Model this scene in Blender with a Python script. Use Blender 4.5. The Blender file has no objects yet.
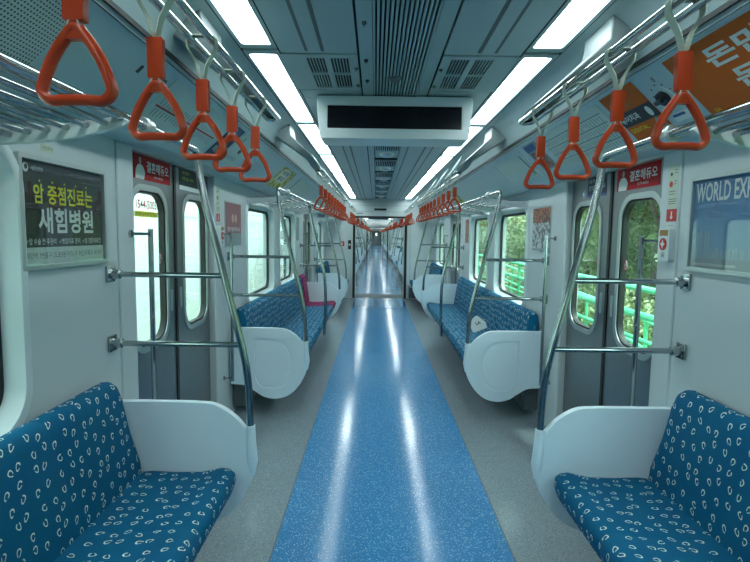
import bpy, bmesh, math, random
from mathutils import Vector, Matrix
from mathutils.geometry import tessellate_polygon
random.seed(7)
PI = math.pi
scene = bpy.context.scene
C = scene.collection
V = Vector

# ------------------------------------------------------------------ materials
def mat(name, col, rough=.5, metal=0., **kw):
    m = bpy.data.materials.new(name); m.use_nodes = True
    b = m.node_tree.nodes['Principled BSDF']
    b.inputs['Base Color'].default_value = (*col, 1)
    b.inputs['Roughness'].default_value = rough
    b.inputs['Metallic'].default_value = metal
    for k, v in kw.items():
        b.inputs[k].default_value = v
    return m

def nodes(m):
    nt = m.node_tree
    return nt, nt.nodes, nt.links, nt.nodes['Principled BSDF']

def mth(nt, op, a, b=None, c=None, clamp=False):
    n = nt.nodes.new('ShaderNodeMath'); n.operation = op; n.use_clamp = clamp
    for i, v in enumerate((a, b, c)):
        if v is None: continue
        if isinstance(v, (int, float)): n.inputs[i].default_value = v
        else: nt.links.new(v, n.inputs[i])
    return n.outputs[0]

def mixc(nt, f, a, b):
    n = nt.nodes.new('ShaderNodeMix'); n.data_type = 'RGBA'
    if isinstance(f, (int, float)): n.inputs['Factor'].default_value = f
    else: nt.links.new(f, n.inputs['Factor'])
    for k, v in (('A', a), ('B', b)):
        i = [s for s in n.inputs if s.name == k and s.type == 'RGBA'][0]
        if isinstance(v, tuple): i.default_value = (*v, 1)
        else: nt.links.new(v, i)
    return [s for s in n.outputs if s.type == 'RGBA'][0]

def noise_rough(m, scale, lo, hi, coord='Object'):
    nt, N, L, b = nodes(m)
    tc = N.new('ShaderNodeTexCoord'); n = N.new('ShaderNodeTexNoise'); n.inputs['Scale'].default_value = scale
    n.inputs['Detail'].default_value = 4
    L.new(tc.outputs[coord], n.inputs['Vector'])
    r = N.new('ShaderNodeMapRange'); r.inputs['To Min'].default_value = lo; r.inputs['To Max'].default_value = hi
    L.new(n.outputs['Fac'], r.inputs['Value']); L.new(r.outputs[0], b.inputs['Roughness'])

M = {}
M['wall'] = mat('painted_panel', (.58, .645, .66), .38); noise_rough(M['wall'], 5, .33, .45)
M['frame_white'] = mat('moulded_white', (.66, .74, .75), .32)
M['ceil'] = mat('ceiling_paint', (.36, .46, .47), .42)
M['ceil2'] = mat('ceiling_trim', (.32, .43, .45), .4)
M['cove'] = mat('cove_paint', (.29, .38, .39), .38)
M['arm'] = mat('arm_grey_paint', (.17, .215, .225), .4)
M['adpanel'] = mat('advert_panel', (.52, .66, .68), .35)
M['dark'] = mat('dark_gap', (.01, .015, .017), .7)
M['black'] = mat('black_plastic', (.012, .013, .015), .35)
M['rubber'] = mat('black_rubber', (.01, .01, .011), .5)
M['screen'] = mat('dark_screen', (.004, .005, .008), .12)
M['chrome'] = mat('polished_steel', (.40, .44, .45), .13, 1.0)
M['steel'] = mat('brushed_steel', (.27, .295, .305), .36, 1.0); noise_rough(M['steel'], 30, .3, .45)
M['alu'] = mat('aluminium', (.55, .60, .60), .35, .9)
M['grey'] = mat('grey_paint', (.30, .35, .36), .45)
M['darkgrey'] = mat('dark_grey_paint', (.09, .11, .12), .5)
M['panelw'] = mat('white_gelcoat', (.70, .83, .90), .30)
M['orange'] = mat('orange_plastic', (.50, .044, .005), .30)
M['strap'] = mat('cream_webbing', (.50, .55, .46), .7)
M['white'] = mat('white_print', (.78, .82, .80), .5)
M['yellow'] = mat('yellow_print', (.85, .80, .015), .5)
M['redp'] = mat('red_print', (.48, .02, .025), .6, **{'Specular IOR Level': .15})
M['red'] = mat('red_label', (.5, .02, .02), .4)
M['orangep'] = mat('orange_print', (.66, .15, .03), .6, **{'Specular IOR Level': .12})
M['bluep'] = mat('blue_print', (.045, .11, .30), .5)
M['navy'] = mat('navy_print', (.02, .035, .08), .5)
M['posterblack'] = mat('black_print', (.010, .012, .014), .45)
M['posterpale'] = mat('pale_print', (.55, .66, .62), .5)
M['cardgreen'] = mat('pale_green_card', (.55, .62, .50), .5)
M['cardyellow'] = mat('yellow_card', (.45, .47, .15), .5)
M['ink'] = mat('dark_ink', (.03, .04, .05), .5)
M['greyink'] = mat('grey_ink', (.16, .20, .23), .5)
M['skin'] = mat('print_skin', (.6, .42, .34), .5)
M['pinkgrey'] = mat('muted_pink_print', (.30, .12, .14), .5)
M['greyprint'] = mat('grey_print', (.25, .31, .33), .5)
M['brown'] = mat('brown_label', (.35, .20, .07), .5)
M['beige'] = mat('pale_city_print', (.27, .38, .44), .5)
M['postergreen'] = mat('dark_green_print', (.03, .06, .04), .5)

# floors
def floor_mat(name, base, dark, light, sc, rlo, rhi):
    m = mat(name, base, .3); nt, N, L, b = nodes(m)
    tc = N.new('ShaderNodeTexCoord')
    def spots(scale, thr, seed):
        mp = N.new('ShaderNodeMapping'); mp.inputs['Location'].default_value = (seed, seed * 2, 0)
        L.new(tc.outputs['Object'], mp.inputs['Vector'])
        v = N.new('ShaderNodeTexVoronoi'); v.inputs['Scale'].default_value = scale
        L.new(mp.outputs[0], v.inputs['Vector'])
        sep = N.new('ShaderNodeSeparateColor'); L.new(v.outputs['Color'], sep.inputs[0])
        near = mth(nt, 'LESS_THAN', v.outputs['Distance'], .38)
        return mth(nt, 'MULTIPLY', near, mth(nt, 'LESS_THAN', sep.outputs[0], thr))
    n = N.new('ShaderNodeTexNoise'); n.inputs['Scale'].default_value = 2.2; n.inputs['Detail'].default_value = 5
    L.new(tc.outputs['Object'], n.inputs['Vector'])
    worn = N.new('ShaderNodeMapRange'); worn.inputs['From Min'].default_value = .35; worn.inputs['From Max'].default_value = .7
    worn.inputs['To Max'].default_value = .12
    L.new(n.outputs['Fac'], worn.inputs['Value'])
    c = mixc(nt, worn.outputs[0], base, dark)
    c = mixc(nt, spots(sc, .30, 3.1), c, dark)
    c = mixc(nt, spots(sc * .8, .22, 7.7), c, light)
    L.new(c, b.inputs['Base Color'])
    r = N.new('ShaderNodeMapRange'); r.inputs['To Min'].default_value = rlo; r.inputs['To Max'].default_value = rhi
    n2 = N.new('ShaderNodeTexNoise'); n2.inputs['Scale'].default_value = 9; L.new(tc.outputs['Object'], n2.inputs['Vector'])
    L.new(n2.outputs['Fac'], r.inputs['Value']); L.new(r.outputs[0], b.inputs['Roughness'])
    bp = N.new('ShaderNodeBump'); bp.inputs['Strength'].default_value = .10; bp.inputs['Distance'].default_value = .001
    n3 = N.new('ShaderNodeTexNoise'); n3.inputs['Scale'].default_value = 60; L.new(tc.outputs['Object'], n3.inputs['Vector'])
    L.new(n3.outputs['Fac'], bp.inputs['Height']); L.new(bp.outputs[0], b.inputs['Normal'])
    return m
M['floor_blue'] = floor_mat('blue_speckled_vinyl', (.062, .255, .52), (.018, .12, .28), (.42, .66, .84), 190, .09, .16)
M['floor_grey'] = floor_mat('grey_speckled_vinyl', (.25, .30, .34), (.11, .135, .155), (.40, .45, .48), 190, .15, .24)

# seat cloth: blue with small white broken loops
def cloth(name, base, base2, ring):
    m = mat(name, base, .8); nt, N, L, b = nodes(m)
    b.inputs['Specular IOR Level'].default_value = .2
    uv = N.new('ShaderNodeUVMap')
    S = 17.5
    v = N.new('ShaderNodeTexVoronoi'); v.voronoi_dimensions = '2D'; v.inputs['Scale'].default_value = S; v.inputs['Randomness'].default_value = .55
    L.new(uv.outputs[0], v.inputs['Vector'])
    sub = N.new('ShaderNodeVectorMath'); sub.operation = 'SUBTRACT'
    L.new(uv.outputs[0], sub.inputs[0]); L.new(v.outputs['Position'], sub.inputs[1])
    sep = N.new('ShaderNodeSeparateColor'); L.new(v.outputs['Color'], sep.inputs[0])
    rot = N.new('ShaderNodeVectorRotate'); rot.rotation_type = 'Z_AXIS'
    L.new(sub.outputs[0], rot.inputs['Vector'])
    L.new(mth(nt, 'MULTIPLY', mth(nt, 'SUBTRACT', sep.outputs[0], .5), 1.5), rot.inputs['Angle'])
    xyz = N.new('ShaderNodeSeparateXYZ'); L.new(rot.outputs[0], xyz.inputs[0])
    # teardrop-ish ellipse: narrow in x, tall in y
    x2 = mth(nt, 'DIVIDE', xyz.outputs[0], .0078); y2 = mth(nt, 'DIVIDE', xyz.outputs[1], .0115)
    x2 = mth(nt, 'MULTIPLY', x2, mth(nt, 'ADD', 1.0, mth(nt, 'MULTIPLY', y2, .28)))
    r = mth(nt, 'SQRT', mth(nt, 'ADD', mth(nt, 'MULTIPLY', x2, x2), mth(nt, 'MULTIPLY', y2, y2)))
    band = mth(nt, 'LESS_THAN', mth(nt, 'ABSOLUTE', mth(nt, 'SUBTRACT', r, 1.0)), .19)
    ang = mth(nt, 'ARCTAN2', y2, x2)
    gapc = mth(nt, 'MULTIPLY', mth(nt, 'SUBTRACT', sep.outputs[1], .5), 6.0)
    gap = mth(nt, 'GREATER_THAN', mth(nt, 'ABSOLUTE', mth(nt, 'SUBTRACT', ang, gapc)), .38)
    f = mth(nt, 'MULTIPLY', band, gap)
    n = N.new('ShaderNodeTexNoise'); n.inputs['Scale'].default_value = 6; L.new(uv.outputs[0], n.inputs['Vector'])
    c = mixc(nt, n.outputs['Fac'], base, base2)
    c = mixc(nt, f, c, ring); L.new(c, b.inputs['Base Color'])
    n2 = N.new('ShaderNodeTexNoise'); n2.inputs['Scale'].default_value = 700; L.new(uv.outputs[0], n2.inputs['Vector'])
    bp = N.new('ShaderNodeBump'); bp.inputs['Strength'].default_value = .25; bp.inputs['Distance'].default_value = .001
    L.new(n2.outputs['Fac'], bp.inputs['Height']); L.new(bp.outputs[0], b.inputs['Normal'])
    return m
M['cloth'] = cloth('blue_seat_cloth', (.0006, .086, .200), (.0008, .122, .232), (.66, .76, .68))
M['cloth_pink'] = cloth('magenta_seat_cloth', (.20, .008, .08), (.26, .012, .10), (.40, .20, .30))

def perforated():
    m = mat('perforated_panel', (.55, .66, .66), .4); nt, N, L, b = nodes(m)
    uv = N.new('ShaderNodeUVMap')
    v = N.new('ShaderNodeTexVoronoi'); v.voronoi_dimensions = '2D'; v.inputs['Scale'].default_value = 85; v.inputs['Randomness'].default_value = 0
    L.new(uv.outputs[0], v.inputs['Vector'])
    c = mixc(nt, mth(nt, 'LESS_THAN', v.outputs['Distance'], .27), (.55, .66, .66), (.03, .04, .04)); L.new(c, b.inputs['Base Color'])
    return m
M['perf'] = perforated()

def gradient_print():
    m = mat('blue_sky_print', (.1, .25, .5), .45); nt, N, L, b = nodes(m)
    uv = N.new('ShaderNodeUVMap'); x = N.new('ShaderNodeSeparateXYZ'); L.new(uv.outputs[0], x.inputs[0])
    r = N.new('ShaderNodeMapRange'); r.inputs['From Min'].default_value = 1.36; r.inputs['From Max'].default_value = 1.73
    L.new(x.outputs[1], r.inputs['Value'])
    c = mixc(nt, r.outputs[0], (.20, .36, .47), (.055, .19, .42)); L.new(c, b.inputs['Base Color'])
    return m
M['skyprint'] = gradient_print()

def mosaic(name, a, c2, sc):
    m = mat(name, a, .5); nt, N, L, b = nodes(m)
    uv = N.new('ShaderNodeUVMap')
    v = N.new('ShaderNodeTexVoronoi'); v.inputs['Scale'].default_value = sc; L.new(uv.outputs[0], v.inputs['Vector'])
    s = N.new('ShaderNodeSeparateColor'); L.new(v.outputs['Color'], s.inputs[0])
    c = mixc(nt, mth(nt, 'LESS_THAN', s.outputs[0], .45), a, c2)
    L.new(c, b.inputs['Base Color']); return m
M['comic'] = mosaic('comic_print', (.50, .55, .55), (.17, .16, .17), 45)
M['comicred'] = mosaic('comic_red_print', (.42, .17, .11), (.10, .05, .05), 60)
M['cardyellow2'] = mosaic('yellow_ad_print', (.66, .64, .20), (.30, .30, .05), 22)

def glass(name, tint, gl):
    m = bpy.data.materials.new(name); m.use_nodes = True; nt = m.node_tree; nt.nodes.clear()
    o = nt.nodes.new('ShaderNodeOutputMaterial'); mx = nt.nodes.new('ShaderNodeMixShader')
    t = nt.nodes.new('ShaderNodeBsdfTransparent'); t.inputs[0].default_value = (*tint, 1)
    g = nt.nodes.new('ShaderNodeBsdfGlossy'); g.inputs['Roughness'].default_value = .02
    f = nt.nodes.new('ShaderNodeLayerWeight'); f.inputs[0].default_value = .5
    fac = mth(nt, 'ADD', gl, mth(nt, 'MULTIPLY', mth(nt, 'POWER', f.outputs['Facing'], 4.0), .6), clamp=True)
    nt.links.new(fac, mx.inputs[0]); nt.links.new(t.outputs[0], mx.inputs[1]); nt.links.new(g.outputs[0], mx.inputs[2])
    nt.links.new(mx.outputs[0], o.inputs[0]); return m
M['glass'] = glass('window_glass', (.84, .97, .93), .025)
M['cover'] = glass('poster_cover', (.97, .98, .98), .04)

def emit(name, col, s):
    m = mat(name, (.8, .8, .8), .5); b = m.node_tree.nodes['Principled BSDF']
    b.inputs['Emission Color'].default_value = (*col, 1); b.inputs['Emission Strength'].default_value = s
    return m
LAMP = 11.0
M['lamp'] = emit('lit_diffuser', (.86, 1.0, 1.0), LAMP)

def noisy(name, a, c2, sc, rough=.8):
    m = mat(name, a, rough); nt, N, L, b = nodes(m)
    tc = N.new('ShaderNodeTexCoord'); n = N.new('ShaderNodeTexNoise'); n.inputs['Scale'].default_value = sc; n.inputs['Detail'].default_value = 6
    L.new(tc.outputs['Object'], n.inputs['Vector'])
    r = N.new('ShaderNodeMapRange'); r.inputs['From Min'].default_value = .35; r.inputs['From Max'].default_value = .65
    L.new(n.outputs['Fac'], r.inputs['Value'])
    L.new(mixc(nt, r.outputs[0], a, c2), b.inputs['Base Color']); return m
M['ground'] = noisy('gravel_ground', (.18, .17, .14), (.10, .11, .06), 3)
M['hill'] = noisy('grassy_bank', (.10, .17, .05), (.04, .08, .025), 1.2)
M['bark'] = noisy('bark', (.12, .085, .06), (.05, .035, .025), 9)
M['concrete'] = noisy('pale_barrier', (.80, .84, .80), (.72, .78, .75), .8)
M['mint'] = mat('mint_green_paint', (.13, .62, .32), .45)
def leafmat(name, a, c2):
    m = mat(name, a, .55); nt, N, L, b = nodes(m)
    tc = N.new('ShaderNodeTexCoord'); n = N.new('ShaderNodeTexNoise'); n.inputs['Scale'].default_value = 2.5
    L.new(tc.outputs['Object'], n.inputs['Vector'])
    r = N.new('ShaderNodeMapRange'); r.inputs['From Min'].default_value = .38; r.inputs['From Max'].default_value = .62
    L.new(n.outputs['Fac'], r.inputs['Value'])
    c = mixc(nt, r.outputs[0], a, c2); L.new(c, b.inputs['Base Color'])
    tr = N.new('ShaderNodeBsdfTranslucent'); L.new(c, tr.inputs[0])
    mx = N.new('ShaderNodeMixShader'); mx.inputs[0].default_value = .2
    o = [x for x in N if x.type == 'OUTPUT_MATERIAL'][0]
    L.new(b.outputs[0], mx.inputs[1]); L.new(tr.outputs[0], mx.inputs[2]); L.new(mx.outputs[0], o.inputs[0])
    return m
M['leafA'] = leafmat('fresh_leaves', (.22, .29, .13), (.42, .48, .28))
M['leafB'] = leafmat('dark_leaves', (.09, .14, .07), (.22, .29, .15))
M['leafC'] = leafmat('pale_leaves', (.34, .39, .26), (.48, .52, .36))

# ------------------------------------------------------------------ builders
class Fr:
    """flat frame: origin, right, up -> normal towards the reader"""
    def __init__(s, o, r, u):
        s.o = V(o); s.r = V(r).normalized(); s.u = V(u).normalized(); s.n = s.r.cross(s.u)
    def p(s, a, b, n=0): return s.o + s.r * a + s.u * b + s.n * n
def wallfr(side, x):
    """frame on a long side wall: a = y (or -y), b = z, normal into the aisle"""
    return Fr((side * x, 0, 0), (0, -side, 0), (0, 0, 1))
def ya(side, y): return -side * y       # world y -> a coordinate

def rrect(x0, y0, x1, y1, r=0, seg=6):
    if x0 > x1: x0, x1 = x1, x0
    if r <= 0: return [(x0, y0), (x1, y0), (x1, y1), (x0, y1)]
    out = []
    for cx, cy, a0 in ((x1 - r, y0 + r, -PI / 2), (x1 - r, y1 - r, 0), (x0 + r, y1 - r, PI / 2), (x0 + r, y0 + r, PI)):
        for i in range(seg + 1):
            a = a0 + PI / 2 * i / seg
            out.append((cx + r * math.cos(a), cy + r * math.sin(a)))
    return out
def circ(cx, cy, r, seg=20, ry=None):
    return [(cx + r * math.cos(2 * PI * i / seg), cy + (ry or r) * math.sin(2 * PI * i / seg)) for i in range(seg)]

def fillet(pts, r, seg=6):
    """round the inner corners of an open path"""
    pts = [V(p) for p in pts]; out = [pts[0]]
    for i in range(1, len(pts) - 1):
        a, b, c = pts[i - 1], pts[i], pts[i + 1]
        rr = r[i] if isinstance(r, dict) and i in r else (r if not isinstance(r, dict) else .02)
        d1 = (a - b); d2 = (c - b); t = min(rr, d1.length * .49, d2.length * .49)
        p0 = b + d1.normalized() * t; p1 = b + d2.normalized() * t
        for k in range(seg + 1):
            u = k / seg
            out.append(p0 * (1 - u) ** 2 + b * 2 * u * (1 - u) + p1 * u * u)
    out.append(pts[-1]); return out
def smooth_path(pts, n=6):
    pts = [V(p) for p in pts]; out = []
    P = [pts[0] * 2 - pts[1]] + pts + [pts[-1] * 2 - pts[-2]]
    for i in range(1, len(P) - 2):
        for k in range(n):
            t = k / n; a, b, c, d = P[i - 1], P[i], P[i + 1], P[i + 2]
            out.append(.5 * ((2 * b) + (c - a) * t + (2 * a - 5 * b + 4 * c - d) * t * t + (3 * b - a - 3 * c + d) * t ** 3))
    out.append(pts[-1]); return out

class MB:
    def __init__(s): s.v = []; s.f = []; s.m = []; s.uv = []
    def add(s, vs, fs, mi=0, uvs=None):
        o = len(s.v); s.v += [V(v) for v in vs]
        for k, f in enumerate(fs):
            s.f.append([i + o for i in f]); s.m.append(mi)
            s.uv.append([uvs[i] for i in f] if uvs else None)
    def box(s, x0, x1, y0, y1, z0, z1, mi=0):
        if x0 > x1: x0, x1 = x1, x0
        if y0 > y1: y0, y1 = y1, y0
        vs = [(x, y, z) for z in (z0, z1) for y in (y0, y1) for x in (x0, x1)]
        s.add(vs, [(0, 2, 3, 1), (4, 5, 7, 6), (0, 1, 5, 4), (2, 6, 7, 3), (0, 4, 6, 2), (1, 3, 7, 5)], mi)
    def tube(s, path, r, seg=10, closed=False, mi=0, cap=True, rz=None):
        path = [V(p) for p in path]; n = len(path)
        tang = []
        for i in range(n):
            if closed: t = path[(i + 1) % n] - path[i - 1]
            else: t = path[min(i + 1, n - 1)] - path[max(i - 1, 0)]
            tang.append(t.normalized())
        ref = V((0, 0, 1)) if abs(tang[0].z) < .9 else V((0, 1, 0))
        nx = tang[0].cross(ref).normalized(); vs = []
        R = r if isinstance(r, list) else [r] * n
        for i in range(n):
            nx = (nx - tang[i] * nx.dot(tang[i])).normalized(); by = tang[i].cross(nx)
            for k in range(seg):
                a = 2 * PI * k / seg
                vs.append(path[i] + nx * math.cos(a) * R[i] + by * math.sin(a) * (R[i] if rz is None else rz))
        fs = []
        for i in range(n if closed else n - 1):
            j = (i + 1) % n
            for k in range(seg):
                l = (k + 1) % seg
                fs.append((i * seg + k, i * seg + l, j * seg + l, j * seg + k))
        if not closed and cap:
            fs.append(tuple(range(seg))[::-1]); fs.append(tuple((n - 1) * seg + k for k in range(seg)))
        s.add(vs, fs, mi)
    def plate(s, loops, fr, n0, n1, mi=0):
        """extruded flat polygon, first loop outer, others holes; n1 is the reader's side"""
        vs2 = [p for l in loops for p in l]
        tris = tessellate_polygon([[V((p[0], p[1], 0)) for p in l] for l in loops])
        N = len(vs2)
        vs = [fr.p(a, b, n0) for a, b in vs2] + [fr.p(a, b, n1) for a, b in vs2]
        uv = [(a, b) for a, b in vs2] * 2
        fs = []
        for t in tris:
            a, b, c = [V(vs2[i]) for i in t]
            if (b - a).cross(c - a) < 0: t = (t[0], t[2], t[1])
            fs.append((t[0] + N, t[1] + N, t[2] + N)); fs.append((t[2], t[1], t[0]))
        o = 0
        for l in loops:
            L = len(l)
            for i in range(L):
                j = (i + 1) % L
                fs.append((o + i, o + j, o + j + N, o + i + N))
            o += L
        s.add(vs, fs, mi, uv)
    def loft(s, secs, uvs=None, mi=0, cap=True):
        """closed sections of equal length"""
        n = len(secs[0]); vs = [p for q in secs for p in q]; fs = []
        for i in range(len(secs) - 1):
            for k in range(n):
                l = (k + 1) % n; fs.append((i * n + k, i * n + l, (i + 1) * n + l, (i + 1) * n + k))
        if cap:
            fs.append(tuple(range(n))[::-1]); fs.append(tuple((len(secs) - 1) * n + k for k in range(n)))
        s.add(vs, fs, mi, uvs)
    def strip(s, prof, y0, y1, mi=0, t=.004):
        """open profile of (x,z) swept along y, given thickness t outwards"""
        vs = [(x, y, z) for y in (y0, y1) for x, z in prof]; n = len(prof)
        fs = [(i, i + 1, n + i + 1, n + i) for i in range(n - 1)]
        s.add(vs, fs, mi)

def wloc(o):
    p = V((0, 0, 0))
    while o is not None: p = p + o.location; o = o.parent
    return p

def finish(mb, name, mats, parent=None, bevel=0, smooth=35, seg=2, label=None, cat=None, group=None, kind=None, sub=0, recalc=True, noorigin=False):
    me = bpy.data.meshes.new(name)
    if parent is not None: off = wloc(parent)
    elif noorigin: off = V((0, 0, 0))
    else:
        lo = V([min(v[i] for v in mb.v) for i in range(3)]); hi = V([max(v[i] for v in mb.v) for i in range(3)])
        off = V(((lo.x + hi.x) / 2, (lo.y + hi.y) / 2, lo.z))
    me.from_pydata([v - off for v in mb.v], [], mb.f)
    if not isinstance(mats, (list, tuple)): mats = [mats]
    for m in mats: me.materials.append(M[m] if isinstance(m, str) else m)
    for p, i in zip(me.polygons, mb.m): p.material_index = i
    if any(u for u in mb.uv):
        lay = me.uv_layers.new(name='UVMap')
        for p, u in zip(me.polygons, mb.uv):
            for k, li in enumerate(p.loop_indices): lay.data[li].uv = u[k] if u else (0, 0)
    if recalc:
        bm = bmesh.new(); bm.from_mesh(me); bmesh.ops.recalc_face_normals(bm, faces=bm.faces); bm.to_mesh(me); bm.free()
    if smooth:
        me.shade_smooth(); me.set_sharp_from_angle(angle=math.radians(smooth))
    o = bpy.data.objects.new(name, me); C.objects.link(o)
    if parent is not None: o.parent = parent
    else: o.location = off
    if bevel:
        b = o.modifiers.new('bevel', 'BEVEL'); b.width = bevel; b.segments = seg; b.limit_method = 'ANGLE'; b.angle_limit = math.radians(40)
    if sub:
        d = o.modifiers.new('sub', 'SUBSURF'); d.levels = sub; d.render_levels = sub
    tag(o, label, cat, group, kind); return o
def tag(o, label=None, cat=None, group=None, kind=None):
    for k, v in (('label', label), ('category', cat), ('group', group), ('kind', kind)):
        if v: o[k] = v
def thing(name, loc, label=None, cat=None, group=None, kind=None, parent=None):
    o = bpy.data.objects.new(name, None); C.objects.link(o); o.location = loc; o.empty_display_size = .1
    if parent is not None: o.parent = parent; o.location = V(loc) - wloc(parent)
    tag(o, label, cat, group, kind); return o
KIDS = {}
def copy_tree(o, loc=None, label=None, group=None, parent=None, add=None):
    c = o.copy(); C.objects.link(c)
    if parent is not None: c.parent = parent
    if add is not None: c.location = o.location + V(add)
    if loc is not None: c.location = loc
    if label: c['label'] = label
    if group: c['group'] = group
    for ch in list(o.children): copy_tree(ch, parent=c)
    return c

def text(body, fr, a0, b0, w, h, m, parent, n=.001, name='lettering', label=None, bold=0, shear=0):
    """lettering fitted to the box a0..a0+w, b0..b0+h of a flat frame"""
    c = bpy.data.curves.new('t', 'FONT'); c.body = body; c.resolution_u = 2; c.offset = bold; c.shear = shear
    o = bpy.data.objects.new('t', c); C.objects.link(o); bpy.context.view_layer.update()
    me = bpy.data.meshes.new_from_object(o.evaluated_get(bpy.context.evaluated_depsgraph_get()))
    xs = [v.co.x for v in me.vertices]; ys = [v.co.y for v in me.vertices]
    x0, x1, y0, y1 = min(xs), max(xs), min(ys), max(ys)
    mb = MB()
    vs = [fr.p(a0 + (v.co.x - x0) / (x1 - x0) * w, b0 + (v.co.y - y0) / (y1 - y0) * h, n) for v in me.vertices]
    mb.add(vs, [tuple(p.vertices) for p in me.polygons])
    C.objects.unlink(o); bpy.data.objects.remove(o); bpy.data.curves.remove(c); bpy.data.meshes.remove(me)
    return finish(mb, name, m, parent, smooth=0, recalc=False, label=label)
def flat(fr, loops, n0, n1, name, m, parent, **k):
    mb = MB(); mb.plate(loops, fr, n0, n1); return finish(mb, name, m, parent, **k)

LR = {-1: 'left', 1: 'right'}
W = 1.26; CZ = 2.29

# ------------------------------------------------------------------ plan of one carriage
DOOR_W = .625           # half opening
CAR1 = dict(y0=-2.6, y1=12.07, doors=[3.12, 8.95], wins=[(.42, 1.645), (4.70, 5.85), (6.30, 7.40), (10.3, 11.4)])

# --- side walls
def side_wall(side, y0, y1, doors, wins):
    fr = wallfr(side, W)
    outer = [(y0, -.02)]
    for d in doors: outer += [(d - DOOR_W, -.02), (d - DOOR_W, 1.885), (d + DOOR_W, 1.885), (d + DOOR_W, -.02)]
    outer += [(y1, -.02), (y1, 2.32), (y0, 2.32)]
    outer = [(ya(side, y), z) for y, z in outer]
    holes = [rrect(ya(side, a - .04), .84, ya(side, b + .04), 1.75, .13) for a, b in wins]
    mb = MB(); mb.plate([outer] + holes, fr, -.11, 0)
    return finish(mb, 'wall_' + LR[side], 'wall', kind='structure', smooth=30)

wn = [0]; dn = [0]; tn = [0]
def window(side, a, b):
    wn[0] += 1
    root = thing('window_%d' % wn[0], (side * (W + .03), (a + b) / 2, .84), kind='structure')
    fr = wallfr(side, W)
    A, B = ya(side, a), ya(side, b)
    lo, hi = min(A, B), max(A, B)
    # moulded surround with an inward sloping lip
    mb = MB()
    o1 = rrect(lo - .080, .80, hi + .080, 1.79, .17, 8)
    o2 = rrect(lo - .060, .82, hi + .060, 1.77, .155, 8)
    i1 = rrect(lo - .03, .85, hi + .03, 1.74, .13, 8)
    i2 = rrect(lo - .005, .875, hi + .005, 1.715, .11, 8)
    secs = [[fr.p(x, z, n) for x, z in l] for l, n in ((o1, .002), (o2, .018), (i1, .016), (i2, -.040), (i2, -.052))]
    n_ = len(o1); vs = [p for q in secs for p in q]; fs = []
    for i in range(len(secs) - 1):
        for k in range(n_):
            l = (k + 1) % n_; fs.append((i * n_ + k, i * n_ + l, (i + 1) * n_ + l, (i + 1) * n_ + k))
    mb.add(vs, fs); finish(mb, 'window_surround', 'frame_white', root, smooth=50)
    flat(fr, [rrect(lo - .02, .86, hi + .02, 1.73, .125), rrect(lo + .018, .898, hi - .018, 1.692, .095)], -.062, -.040, 'gasket', 'rubber', root)
    flat(fr, [rrect(lo - .012, .868, hi + .012, 1.722, .11)], -.055, -.050, 'pane', 'glass', root)
    return root

def door(side, c, stickers=False):
    dn[0] += 1
    root = thing('door_%d' % dn[0], (side * 1.31, c, 0), kind='structure')
    fr = wallfr(side, 1.30)
    for k in (-1, 1):
        e0, e1 = c + k * .008, c + k * (DOOR_W + .03)
        w0, w1 = c + k * .140, c + k * .560
        hole = rrect(ya(side, w0), .88, ya(side, w1), 1.70, .12, 7)
        leaf = flat(fr, [rrect(ya(side, e0), .012, ya(side, e1), 1.90, 0), hole], -.035, 0, 'door_leaf', 'steel', root)
        A0, A1 = sorted((ya(side, w0), ya(side, w1)))
        flat(fr, [rrect(A0 - .028, .852, A1 + .028, 1.728, .145, 7), rrect(A0 + .004, .884, A1 - .004, 1.696, .118, 7)], .0, .007, 'window_trim', 'alu', leaf, bevel=.003)
        flat(fr, [rrect(A0 + .002, .882, A1 - .002, 1.698, .12, 7), rrect(A0 + .016, .896, A1 - .016, 1.684, .106, 7)], -.034, -.001, 'gasket', 'rubber', leaf)
        flat(fr, [rrect(A0 + .002, .882, A1 - .002, 1.698, .12)], -.020, -.016, 'pane', 'glass', leaf)
        flat(fr, [rrect(ya(side, c + k * .001), .012, ya(side, c + k * .016), 1.90, 0)], -.03, .006, 'rubber_edge', 'rubber', leaf)
        # recessed pull
        A = ya(side, c + k * .075)
        flat(fr, [rrect(A - .018, 1.02, A + .018, 1.15, .016)], .0, .004, 'pull_plate', 'alu', leaf, bevel=.002)
        if stickers is not False: stickers(k, fr, root, leaf, side, c)
    # header rail and threshold
    mb = MB(); mb.box(side * 1.262, side * 1.345, c - DOOR_W, c + DOOR_W, 1.875, 1.90); finish(mb, 'door_header', 'alu', root)
    mb = MB(); mb.box(side * 1.20, side * 1.36, c - DOOR_W, c + DOOR_W, -.01, .006); finish(mb, 'threshold', 'alu', root)
    # pillars each side of the opening
    for k in (-1, 1):
        tn[0] += 1
        mb = MB(); y0, y1 = c + k * DOOR_W, c + k * (DOOR_W + .155)
        mb.box(side * 1.251, side * 1.268, y0, y1, 0, 1.885)
        mb.box(side * 1.253, side * 1.34, y0 - k * .004, y0 + k * .02, 0, 1.885)
        finish(mb, 'trim_%d' % tn[0], 'wall', kind='structure', bevel=.006)
    return root

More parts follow.
